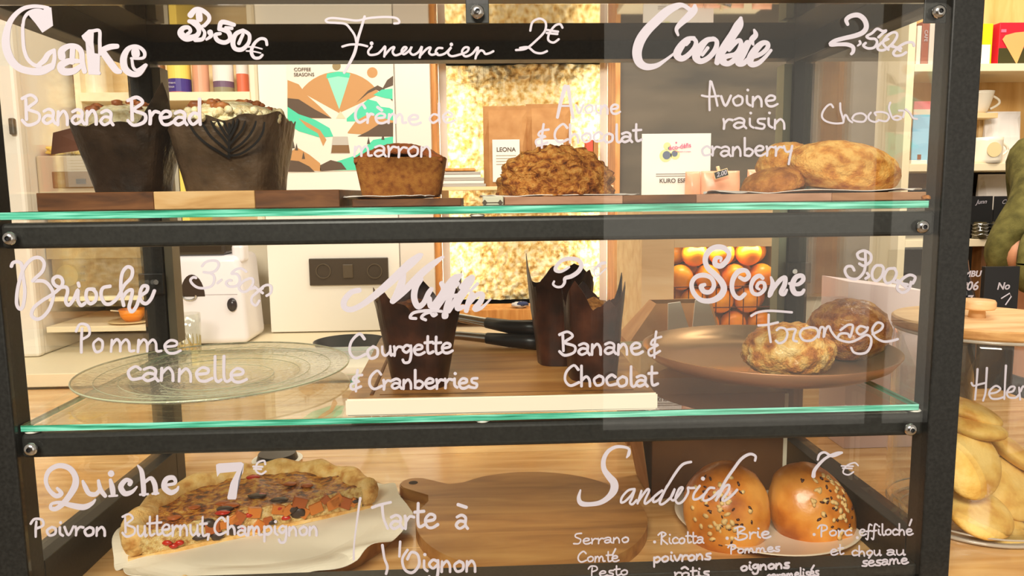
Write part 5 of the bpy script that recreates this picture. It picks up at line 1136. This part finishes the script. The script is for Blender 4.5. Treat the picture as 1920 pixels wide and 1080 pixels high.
# white plate and two seeded buns
pc = Vector((pz(1432, 990, .17).x, .165, ZC)); t = thing('white_plate', 'oval looking white plate under the two seeded buns', 'plate', pc)
PLM = mat('cream porcelain', srgb(236, 214, 186), .2, .5, **{'Coat Weight': .3})
zz = ZC+.0005; o = part('plate', lathe([(0, zz), (.06, zz), (.07, zz+.002), (.105, zz+.009), (.110, zz+.0115), (.1095, zz+.0125), (.104, zz+.0105), (.07, zz+.0055), (.058, zz+.0042), (0, zz+.0042)], 72, (pc.x, pc.y, 0)), PLM, t, smooth=True)
BUN = textured('glazed bun crust', [srgb(164, 84, 20), srgb(206, 122, 38), srgb(224, 150, 62)], 22, rough=.32, bump=.25, bscale=90, dist=.003, coat=.15, pos=[.36, .5, .64])
OATF = mat('oat flake', srgb(226, 186, 120), .6); FLAX = mat('flax seed', srgb(66, 26, 12), .3)
def bun(lb, px, py, Y, rad, rx, ry, rz, seed, cx_s, sx_s, sy_s, spots):
    c = pz(px, py, Y); t = thing('seeded_bun', lb, 'bun', c, 'seeded sandwich buns')
    R = (Matrix.Rotation(rz, 3, 'Y') @ Matrix.Rotation(ry, 3, 'Z') @ Matrix.Rotation(rx, 3, 'X'))
    def fn(p):
        if p.z < -.05: p.z = -.05+(p.z+.05)*.45
        return p
    blob('crust', c, rad, BUN, t, .035, 1.6, 4, 5, None, R.to_euler(), False, fn, 0, seed)
    rnd = random.Random(seed)
    for nm, m_, n_, sz in (('oat_flakes', OATF, 46, (.0042, .0030, .0010)), ('flax_seeds', FLAX, 34, (.0030, .0015, .0010))):
        bm = bmesh.new()
        for k in range(n_):
            u = rnd.gauss(cx_s[0], sx_s); v = rnd.gauss(cx_s[1], sy_s)
            if u*u+v*v > .8: continue
            w_ = math.sqrt(1-u*u-v*v); nl = Vector((u/rad[0], v/rad[1], w_/rad[2])).normalized(); p = Vector((u*rad[0], v*rad[1], w_*rad[2]))*1.01
            f = 1+.035*0; M = Matrix.Translation(c+R @ p) @ (R @ nl.to_track_quat('Z', 'Y').to_matrix() @ Matrix.Rotation(rnd.uniform(0, 3.1), 3, 'Z')).to_4x4() @ Matrix.Diagonal((*[q_*rnd.uniform(.7, 1.25) for q_ in sz], 1))
            bmesh.ops.create_icosphere(bm, subdivisions=1, radius=1, matrix=M)
        o = part(nm, bm, m_, t, smooth=True); o['kind'] = 'stuff'
    return t
bun('glazed seeded bun at the left of the white plate, standing on edge', 1362, 957, .125, (.0495, .0575, .040), math.radians(74), -.12, -.04, 3, (-.25, .0), .34, .45, 0)
bun('glazed seeded bun at the right of the white plate, leaning left', 1521, 958, .135, (.0475, .0585, .038), math.radians(70), .10, -.42, 6, (.35, .15), .26, .38, 0)
# ------------------------------------------------------------------ right of the case
YS_ = 1.30
lx = P(1704, 200, YS_).x; rx_ = lx+.85
su = thing('shelf_unit', 'pale wooden open shelf unit with cream front edges at the right', 'shelf', (lx+.4, 1.4, -1.35))
part('side_panel', bx(lx-.010, lx+.010, YS_, YB-.002, -1.349, .62, bev=.001), SHELFEDGE, su)
part('side_panel', bx(rx_, rx_+.02, YS_, YB-.002, -1.349, .62, bev=.001), SHELFEDGE, su)
part('back_panel', bx(lx+.01, rx_, YB-.012, YB-.002, -1.349, .62), wood('honey back panel', srgb(206, 156, 84), srgb(222, 176, 106), srgb(232, 192, 126), 4, (6, 6, 1), .5, 0, .04), su)
zs_ = []
for py in (119, 306, 448, 620):
    z = P(1860, py, YS_).z; zs_.append(z); part('shelf_board', bx(lx+.0105, rx_-.0005, YS_, YB-.013, z-.020, z, bev=.001), [SHELFEDGE, SHELFW][0], su)
part('upright', bx(P(1833, 520, 1.33).x, P(1843, 520, 1.33).x, 1.32, 1.36, zs_[3]+.0005, zs_[2]-.021), wood('brown upright', srgb(104, 66, 34), srgb(128, 84, 46), srgb(150, 104, 60), 5, (8, 8, 1)), su)
DKB_ = mat('dark cupboard back', srgb(30, 22, 18), .7)
part('dark_back', bx(lx+.011, rx_-.001, YB-.02, YB-.0125, zs_[3], zs_[1]-.021), DKB_, su)
Z1, Z2, Z3, Z4 = [z+.0003 for z in zs_]
def carton(name, lb, px0, px1, pt, y, z0, m, cat='box', dep=.06, grp=None, rotz=0, Y=None):
    x0, x1 = P(px0, 200, y).x, P(px1, 200, y).x; zt_ = P((px0+px1)/2, pt, y).z
    t = thing(name, lb, cat, ((x0+x1)/2, y+dep/2, z0), grp)
    bm = bmesh.new(); box(bm, x0, x1, y, y+dep, z0, zt_, bev=.0015); part('carton', bm, m, t); return t, x0, x1, zt_
BK = [srgb(236, 222, 210), srgb(150, 84, 62), srgb(214, 196, 186)]
for k, (a, b, tp) in enumerate(((1713, 1721, 48), (1722, 1735, 40), (1736, 1746, 44))):
    t, x0, x1, zt_ = carton('book', ['thin white book on the right shelf', 'brown red book with pale lettering on its spine', 'pale pink book at the right of the three'][k], a, b, tp, 1.33, Z1, mat('book %d' % k, BK[k], .5), 'book', .13, 'books on the right shelf')
    if k == 1: txt('CAFE', 'lettering', Vector(((x0+x1)/2, 1.329, (Z1+zt_)/2+.02)), .013, PAINT, t, rot=(math.pi/2, math.pi/2, 0), label='pale spine lettering')
t, x0, x1, zt_ = carton('yellow_packet', 'yellow packet with white lower half at the left of the top shelf', 1826, 1853, 44, 1.34, Z1, mat('packet yellow', srgb(240, 206, 24), .4), 'packet', .05)
part('white_panel', bx(x0, x1-.006, 1.3385, 1.340, Z1, Z1+(zt_-Z1)*.5), PAPERW, t)
t, x0, x1, zt_ = carton('ice_cream_cone_box', 'red carton with a big wafer cone picture on the top shelf', 1865, 1935, 42, 1.33, Z1, mat('carton red', srgb(214, 30, 50), .4), 'box', .07)
part('dark_band', bx(x0+.0005, x1-.0005, 1.3288, 1.330, Z1+.001, Z1+(zt_-Z1)*.40), mat('olive photo print', srgb(64, 60, 26), .4), t)
xm = x0+.042; part('printed_cone', prism([(xm-.034, 1.3286, Z1+(zt_-Z1)*.60), (xm-.026, 1.3286, Z1+(zt_-Z1)*.70), (xm, 1.3286, Z1+(zt_-Z1)*.76), (xm+.026, 1.3286, Z1+(zt_-Z1)*.78), (xm+.036, 1.3286, Z1+(zt_-Z1)*.66), (xm+.010, 1.3286, Z1+.002)], None, (0, -.0006, 0)), mat('wafer print', srgb(228, 170, 104), .5), t, 'wafer cone picture')
part('pale_print', bx(x0+.004, x0+.018, 1.3288, 1.330, zt_-.026, zt_-.018), PNK, t)
t, x0, x1, zt_ = carton('blue_carton', 'narrow magenta and blue carton at the right edge of the frame', 1938, 1980, 36, 1.34, Z1, mat('carton plum', srgb(120, 60, 130), .4), 'box', .06)
# watercolour card behind the glass
x0, x1 = P(1714, 200, 1.36).x, P(1750, 200, 1.36).x
t = thing('watercolour_card', 'small card with pink, white and blue watercolour bands', 'card', ((x0+x1)/2, 1.36, P(1720, 256, 1.36).z))
zc_ = [P(1725, v, 1.36).z for v in (256, 215, 205, 190)]
zc_[0] = Z2
part('blue_band', bx(x0, x1, 1.36, 1.364, Z2, zc_[1]), mat('wash blue', srgb(140, 198, 232), .6), t); part('pale_band', bx(x0, x1, 1.36, 1.364, zc_[1], zc_[2]), mat('wash cream', srgb(240, 214, 196), .6), t); part('pink_band', bx(x0, x1, 1.36, 1.364, zc_[2], zc_[3]), mat('wash pink', srgb(240, 112, 120), .6), t)
t, x0, x1, zt_ = carton('white_packet', 'white packet with a brown square below the watercolour card', 1714, 1744, 300, 1.32, Z2, PAPERW, 'packet', .03)
part('brown_square', bx(x0+.016, x0+.026, 1.3185, 1.32, Z2+.012, Z2+.026), mat('brown square', srgb(128, 70, 50), .5), t)
# cups
CER = mat('cream ceramic', srgb(244, 234, 212), .2, .5)
def cup(name, lb, px, Y, z0, r, h, taper, hand, grp='cups on the right shelves'):
    x = P(px, 250, Y).x; t = thing(name, lb, 'cup', (x, Y, z0), grp)
    n = 7; pr = [(0, z0), (r*taper, z0)]
    for k in range(1, n+1): f = k/n; pr.append((r*(taper+(1-taper)*f**.55), z0+h*f))
    for k in range(n, 0, -1): f = k/n; pr.append((r*(taper+(1-taper)*f**.55)-.003, z0+h*f-(0 if k == n else 0)))
    pr.append((r*taper-.003, z0+.004)); pr.append((0, z0+.004))
    part('cup_body', lathe(pr, 40, (x, Y, 0)), CER, t, smooth=True)
    bm = bmesh.new(); a0 = x+r*.90; pts = [(a0+hand*math.sin(math.pi*k/10)*1.0, Y-.002, z0+h*.86-h*.62*k/10) for k in range(11)]; tube(bm, crv(pts, 2), .0035, 8); part('handle', bm, CER, t, smooth=True); return t
zl = P(1840, 213, 1.36).z
x0, x1 = P(1790, 220, 1.36).x, P(1862, 220, 1.36).x
rs = thing('cup_riser', 'small wooden riser shelf carrying the upper white cup', 'riser', ((x0+x1)/2, 1.4, Z2)); part('board', bx(x0, x1, 1.34, 1.46, zl-.014, zl, bev=.001), SHELFW, rs)
for x in (x0, x1-.012): part('leg', bx(x, x+.012, 1.40, 1.46, Z2, zl-.0145), SHELFW, rs)
cup('tea_cup', 'white cup with a curved handle on the small riser', 1828, 1.39, zl+.0003, .042, .062, .45, .026)
cup('mug', 'white enamel mug with a round emblem on the middle shelf', 1850, 1.335, Z2, .041, .070, .97, .024)
x = P(1850, 250, 1.335).x; bm = lathe([(.0, 0), (.020, 0), (.020, .0006), (0, .0006)], 28); bmesh.ops.transform(bm, matrix=Matrix.Translation((x-.004, 1.335-.0412, Z2+.036)) @ Matrix.Rotation(math.pi/2, 4, 'X'), verts=bm.verts)
part('round_emblem', bm, mat('cream emblem', srgb(238, 214, 160), .5), [o for o in COL.objects if o.name.startswith('mug')][0])
def zpouch(lb, px0, px1, pt, Y, z0, m, grp=None):
    x0, x1 = P(px0, 250, Y).x, P(px1, 250, Y).x; return pouch('coffee_bag', lb, x0, x1, z0, P((px0+px1)/2, pt, Y).z, Y+.03, .05, m, group=grp), x0, x1
zpouch('plain white paper coffee bag on the middle right shelf', 1858, 1925, 207, 1.36, Z2, PAPERW)
t, x0, x1 = zpouch('white coffee bag with a teal label on the lower right shelf', 1852, 1922, 326, 1.437, Z3+.075, PAPERW)
part('teal_label', bx((x0+x1)/2-.018, (x0+x1)/2+.03, 1.4365, 1.4405, Z3+.080, Z3+.092), mat('teal label', srgb(60, 150, 140), .5), t)
blk = thing('black_crate', 'black crate behind the chalk labelled cards on the lower shelf', 'crate', (x0, 1.45, Z3)); part('crate', bx(P(1790, 380, 1.44).x, P(1960, 380, 1.44).x, 1.44, 1.496, Z3, Z3+.074), BLACKP, blk)
# chalk cards standing in front of glass jars
for k, (a, b, lb, tx) in enumerate(((1817, 1861, 'black chalk card lettered in white, left of the two', 'Junn'), (1864, 1902, 'black chalk card partly behind the green sleeve', 'Ca'))):
    y = 1.335; x0, x1 = P(a, 385, y).x, P(b, 385, y).x; zt_, zb_2 = P(a, 368, y).z, P(a, 402, y).z
    t = thing('chalk_card', lb, 'card', ((x0+x1)/2, y, zb_2), 'chalk cards'); part('card', bx(x0, x1, y, y+.003, Z3+.002, zt_, bev=.0008), BLACKP, t)
    txt(tx, 'lettering', Vector(((x0+x1)/2, y-.001, zt_-.016)), .017, PAINT, t, rot=(math.pi/2, -.05, 0), shear=.4, label='white chalk lettering'); part('holder', bx(x0+.002, x1-.002, y, y+.02, Z3, Z3+.003), BLACKP, t)
for k, (px, lb) in enumerate(((1838, 'glass jar with coiled wire clasp below the left chalk card'), (1872, 'glass jar with wire clasp beside the sleeve'))):
    y = 1.315; x = P(px, 425, y).x; t = thing('clasp_jar', lb, 'jar', (x, y, Z3), 'clasp jars')
    part('jar_body', lathe([(0, Z3), (.019, Z3), (.020, Z3+.012), (.019, Z3+.040), (.014, Z3+.046), (0, Z3+.046)], 24, (x, y, 0)), mat('dark jar glass', srgb(74, 66, 44), .1, .8), t, smooth=True)
    bm = bmesh.new()
    for z in (.012, .022, .031, .040): tube(bm, [(x+.0205*math.cos(2*math.pi*j/16), y+.0205*math.sin(2*math.pi*j/16), Z3+z+.002*math.sin(j*1.7+z*99)) for j in range(17)], .0016, 6, False)
    part('wire_clasp', bm, METAL, t, smooth=True)
# dark bottle and chalkboard on the worktop behind the jar
def bottle(lb, px, Y, z0, r, hb, hn, m):
    x = P(px, 500, Y).x; t = thing('bottle', lb, 'bottle', (x, Y, z0)); part('glass_body', lathe([(0, z0), (r, z0), (r, z0+hb*.62), (r*.92, z0+hb*.74), (r*.45, z0+hb), (r*.33, z0+hb+hn*.3), (r*.33, z0+hb+hn), (0, z0+hb+hn)], 32, (x, Y, 0)), m, t, smooth=True); return t, x
BG = mat('black bottle glass', (.004, .006, .010, 1), .06, .8)
t, xbt = bottle('black wine bottle with white chalk writing behind the jar lid', 1800, .62, ZC, .034, .262, .085, BG)
for s_, py, h_ in (('OMBU', 514, .015), ('P06', 537, .022), ('7', 562, .02)): txt(s_, 'lettering', P(1817, py, .62-.0345), h_, PAINT, t, weight=.0004, shear=.2, label='white chalk writing on the bottle')
Yc = .75; a, b = P(1846, 530, Yc), P(1906, 600, Yc)
t = thing('chalkboard_sign', 'small black chalkboard with white writing behind the jar', 'sign', ((a.x+b.x)/2, Yc, ZC)); part('board', bx(a.x, b.x, Yc, Yc+.012, ZC+.0003, P(1870, 500, Yc).z, bev=.001), BLACKP, t)
txt('No', 'lettering', P(1881, 537, Yc-.001), .02, PAINT, t, weight=.0005, shear=.2, label='white chalk word No'); bm = bmesh.new(); tube(bm, [P(x, y, Yc-.002) for x, y in ((1877, 560), (1893, 550), (1896, 556), (1885, 572))], .0013, 6); part('chalk_stroke', bm, PAINT, t)

# cookie jar with wooden lid
JX, JY, JR = P(1846, 600, .165).x, .165, .098
jz0, jz1 = ZC+.0005, -.166
jar = thing('cookie_jar', 'large glass cookie jar with a knobbed wooden lid at the right', 'jar', (JX, JY, ZC))
JG = thin_glass('jar glass', (.97, .975, .97, 1), .05, .012)
part('jar_glass', lathe([(0, jz0), (.080, jz0), (.088, jz0+.004), (JR-.004, jz0+.012), (JR, jz0+.03), (JR, jz1-.010), (JR-.003, jz1), (JR-.006, jz1), (JR-.004, jz1-.01), (JR-.004, jz0+.03), (JR-.01, jz0+.016), (.06, jz0+.010), (0, jz0+.010)], 72, (JX, JY, 0)), JG, jar, smooth=True)
n = 72; GR = mat('grey glass rim', srgb(196, 184, 164), .1, .8, **{'Alpha': .7})
for r, z, th in ((JR-.0005, jz1-.001, .0022), (.090, jz0+.004, .0022), (.080, jz0+.0018, .0012), (JR-.002, jz0+.014, .0012)): bm = bmesh.new(); tube(bm, [(JX+r*math.cos(2*math.pi*k/n), JY+r*math.sin(2*math.pi*k/n), z) for k in range(n+1)], th, 8, False); part('glass_rim', bm, GR, jar, smooth=True)
BEE = wood('beech lid', srgb(206, 156, 100), srgb(226, 182, 128), srgb(238, 200, 150), 5, (1.5, 9, 9), .45, 0, .06, (0, 0, .2)); BEEE = wood('beech lid edge', srgb(176, 122, 66), srgb(204, 152, 90), srgb(220, 172, 110), 9, (3, 3, 14), .5, 0, .08)
ld = part('lid', lathe([(0, jz1+.001), (.099, jz1+.001), (.1005, jz1+.003), (.1005, jz1+.011), (.099, jz1+.0125), (0, jz1+.0125)], 80, (JX, JY, 0)), BEEE, jar, 'round wooden lid')
part('lid_top', lathe([(0, jz1+.0126), (.0985, jz1+.0126), (.098, jz1+.0132), (0, jz1+.0132)], 80, (JX, JY, 0)), BEE, ld)
part('knob', lathe([(0, jz1+.013), (.0095, jz1+.013), (.0085, jz1+.0225), (.018, jz1+.0235), (.0195, jz1+.026), (.0195, jz1+.032), (.018, jz1+.0345), (0, jz1+.0345)], 40, (P(1822, 600, JY).x+.006, JY, 0)), BEE, ld, smooth=True)
class JarP:
    def __call__(s, x, y):
        d = ray(x, y); R = JR+.0006; ox, oy = EYE.x-JX, EYE.y-JY
        a = d.x*d.x+d.y*d.y; b = 2*(ox*d.x+oy*d.y); cc = ox*ox+oy*oy-R*R; dd = b*b-4*a*cc
        t = (-b-math.sqrt(max(0, dd)))/(2*a); return EYE+d*t
    def off(s, p): v = Vector((p.x-JX, p.y-JY, 0)); return v.normalized()
JP = JarP()
draw('Helen', 1770, 540, 4.5, 17, '283,685,20 275,800 262,940;362,675,20 355,800 350,880 330,950;232,800 250,825 300,812 350,800;385,890 440,880 475,850 440,825 400,850 380,890 400,930 450,935 500,920;522,655,20 515,780 508,935;530,880 580,870 595,835 560,835 530,880 545,920 600,925 630,900;632,840 640,940;645,870 665,830 685,850 690,930', parent=jar, place=JP, lab='white hand-painted name on the jar glass')
JC = textured('jar cookie', [srgb(206, 150, 62), srgb(228, 184, 92), srgb(238, 202, 118)], 35, rough=.6, bump=.4, bscale=260, dist=.002, pos=[.34, .48, .62])
jl = [  # px, py, Y, radii, rot about Y (tilt), rot about X
 (1818, 770, .140, (.036, .036, .011), .30, .12, 'uppermost thin cookie leaning in the jar', 1),
 (1826, 800, .120, (.034, .034, .0115), .14, .05, 'second cookie from the top in the jar', 2),
 (1896, 846, .165, (.036, .036, .0125), .62, .2, 'cookie slanting down at the right of the jar', 3),
 (1822, 872, .098, (.0335, .0390, .013), .0, 1.25, 'big round cookie facing out of the jar', 4),
 (1895, 915, .140, (.038, .040, .013), .5, .85, 'wide cookie right of the round facing one', 5),
 (1836, 962, .105, (.0385, .034, .013), .12, .62, 'tilted cookie below the round facing one', 6),
 (1878, 1003, .112, (.036, .034, .013), .02, .62, 'cookie near the bottom right of the jar', 7),
 (1808, 1000, .150, (.028, .030, .011), .1, .1, 'half hidden cookie low at the left of the jar', 8),
 (1845, 1030, .125, (.050, .048, .010), .05, .03, 'lowest cookie lying flat on the jar base', 9)]
for px, py, Y, rad, ry, rx, lb, sd in jl:
    cookie(lb, px, py, Y, rad, JC, None, (Matrix.Rotation(ry, 3, 'Y') @ Matrix.Rotation(rx, 3, 'X')).to_euler(), .016, 0, 1.5, sd, None, 'cookies in the jar', sub=4)

# ------------------------------------------------------------------ the person behind the counter
el = P(1882, 484, .84)                                                          # elbow of the near arm
OLV = textured('olive sweater', [srgb(72, 68, 26), srgb(98, 92, 42), srgb(118, 112, 58)], 40, rough=.9, bump=.5, bscale=500, dist=.003)
SKIN = mat('skin', srgb(214, 150, 110), .5, **{'Subsurface Weight': .15, 'Subsurface Scale': .01}); HAIR = mat('dark hair', srgb(44, 30, 22), .6); TRO = mat('dark trousers', srgb(38, 36, 40), .8)
px_, py_ = el.x+.27, el.y+.10
def skin_body(name, joints, edges, m, parent, lv=2, branch=()):
    me = bpy.data.meshes.new(name); me.from_pydata([j[:3] for j in joints], edges, []); o = bpy.data.objects.new(name, me); COL.objects.link(o)
    md = o.modifiers.new('skin', 'SKIN'); 
    for v, j in zip(me.skin_vertices[0].data, joints): v.radius = (j[3], j[4] if len(j) > 4 else j[3])
    me.skin_vertices[0].data[0].use_root = True
    sb = o.modifiers.new('sub', 'SUBSURF'); sb.levels = lv; sb.render_levels = lv; md.use_smooth_shade = True
    me.materials.append(m); o.parent = parent; o.matrix_parent_inverse = parent.matrix_basis.inverted(); return o
ps_ = thing('person', 'person in an olive sweater with rolled sleeves working behind the counter', 'person', (px_, py_, -1.35))
sh = .07
J = [(px_, py_, -.40, .13, .10), (px_, py_, -.20, .125, .10), (px_, py_, -.02, .14, .10), (px_, py_, sh+.03, .07, .06), (px_, py_-.005, sh+.10, .045), (px_, py_-.02, sh+.19, .075, .085), (px_, py_-.02, sh+.27, .07, .08),
     (px_-.135, py_, sh-.01, .058), (el.x+.115, el.y+.02, el.z+.125, .046), (el.x+.008, el.y, el.z, .040), (el.x+.13, el.y-.13, el.z+.00, .038), (el.x+.20, el.y-.20, el.z+.005, .024), (el.x+.235, el.y-.235, el.z+.006, .026, .014),
     (px_+.135, py_, sh-.01, .058), (px_+.21, py_-.02, -.14, .048), (px_+.12, py_-.20, -.20, .036), (px_+.03, py_-.28, -.20, .024), (px_-.01, py_-.31, -.20, .026, .014),
     (px_-.085, py_, -.48, .095), (px_-.09, py_, -.90, .065), (px_-.09, py_, -1.29, .042), (px_-.09, py_-.13, -1.325, .035, .025), (px_+.085, py_, -.48, .095), (px_+.09, py_, -.90, .065), (px_+.09, py_, -1.29, .042), (px_+.09, py_-.13, -1.325, .035, .025)]
Ed = [(0, 1), (1, 2), (2, 3), (3, 4), (4, 5), (5, 6), (2, 7), (7, 8), (8, 9), (9, 10), (10, 11), (11, 12), (2, 13), (13, 14), (14, 15), (15, 16), (16, 17), (0, 18), (18, 19), (19, 20), (20, 21), (0, 22), (22, 23), (23, 24), (24, 25)]
skin_body('body', J, Ed, SKIN, ps_)
S2 = [(px_, py_, -.42, .145, .115), (px_, py_, -.20, .140, .112), (px_, py_, -.02, .152, .112), (px_, py_, sh+.03, .080, .068), (px_-.135, py_, sh-.01, .072), (el.x+.115, el.y+.02, el.z+.125, .078), (el.x+.012, el.y+.006, el.z+.004, .066), (el.x+.022, el.y-.016, el.z+.001, .058),
      (px_+.135, py_, sh-.01, .072), (px_+.21, py_-.02, -.14, .062), (px_+.17, py_-.10, -.17, .058)]
skin_body('sweater', S2, [(0, 1), (1, 2), (2, 3), (2, 4), (4, 5), (5, 6), (6, 7), (2, 8), (8, 9), (9, 10)], OLV, ps_)
skin_body('trousers', [(px_, py_, -.42, .138, .11), (px_-.085, py_, -.50, .105), (px_-.09, py_, -.90, .078), (px_-.09, py_, -1.26, .060), (px_+.085, py_, -.50, .105), (px_+.09, py_, -.90, .078), (px_+.09, py_, -1.26, .060)], [(0, 1), (1, 2), (2, 3), (0, 4), (4, 5), (5, 6)], TRO, ps_)
bm = bmesh.new(); cr_ = el+Vector((.022, -.024, -.006)); ax = Vector((.13, -.13, .0)).normalized()
u_ = ax.cross(Vector((0, 0, 1))).normalized(); v_ = u_.cross(ax)
tube(bm, [cr_+ax*.012+(u_*math.cos(2*math.pi*k/24)+v_*math.sin(2*math.pi*k/24))*.052 for k in range(25)], .014, 8, False); part('rolled_cuff', bm, OLV, ps_, smooth=True)
for bx_, by_, bz_, sx_ in ((el.x+.235, el.y-.235, el.z+.006, 1), (px_-.01, py_-.31, -.20, -1)):
    base = Vector((bx_, by_, bz_)); dr = Vector((.75*sx_, -.62, -.1)).normalized() if sx_ > 0 else Vector((-.9, -.35, -.1)).normalized(); sd_ = dr.cross(Vector((0, 0, 1))).normalized()
    for k in range(4):
        st_ = base+sd_*(-.024+.016*k)+dr*.012; ln = (.060, .068, .064, .050)[k]
        skin_body('finger', [(*st_, .009), (*(st_+dr*ln*.5+Vector((0, 0, -.006))), .0082), (*(st_+dr*ln+Vector((0, 0, -.022))), .007)], [(0, 1), (1, 2)], SKIN, ps_, 1)
    th_ = base-sd_*.024-dr*.005; skin_body('thumb', [(*th_, .011), (*(th_-sd_*.02+dr*.025), .0095), (*(th_-sd_*.022+dr*.05+Vector((0, 0, -.008))), .008)], [(0, 1), (1, 2)], SKIN, ps_, 1)
hx = Vector((px_, py_-.02, sh+.235))
blob('hair', hx+Vector((0, .018, .03)), (.088, .098, .092), HAIR, ps_, .05, 3, 3, 4)
blob('face', hx+Vector((0, -.028, -.025)), (.068, .078, .085), SKIN, ps_, .01, 2, 1, 3)
blob('nose', hx+Vector((0, -.108, -.025)), (.011, .016, .02), SKIN, ps_, .02, 2, 1, 2)
for s_ in (-1, 1):
    blob('eye', hx+Vector((s_*.027, -.098, .0)), (.010, .008, .006), mat('eye', srgb(50, 40, 36), .2), ps_, 0, 1, 1, 2); blob('ear', hx+Vector((s_*.072, -.01, -.02)), (.010, .018, .028), SKIN, ps_, 0, 1, 1, 2)
blob('mouth', hx+Vector((0, -.098, -.062)), (.022, .008, .006), mat('lips', srgb(168, 88, 76), .4), ps_, 0, 1, 1, 2)
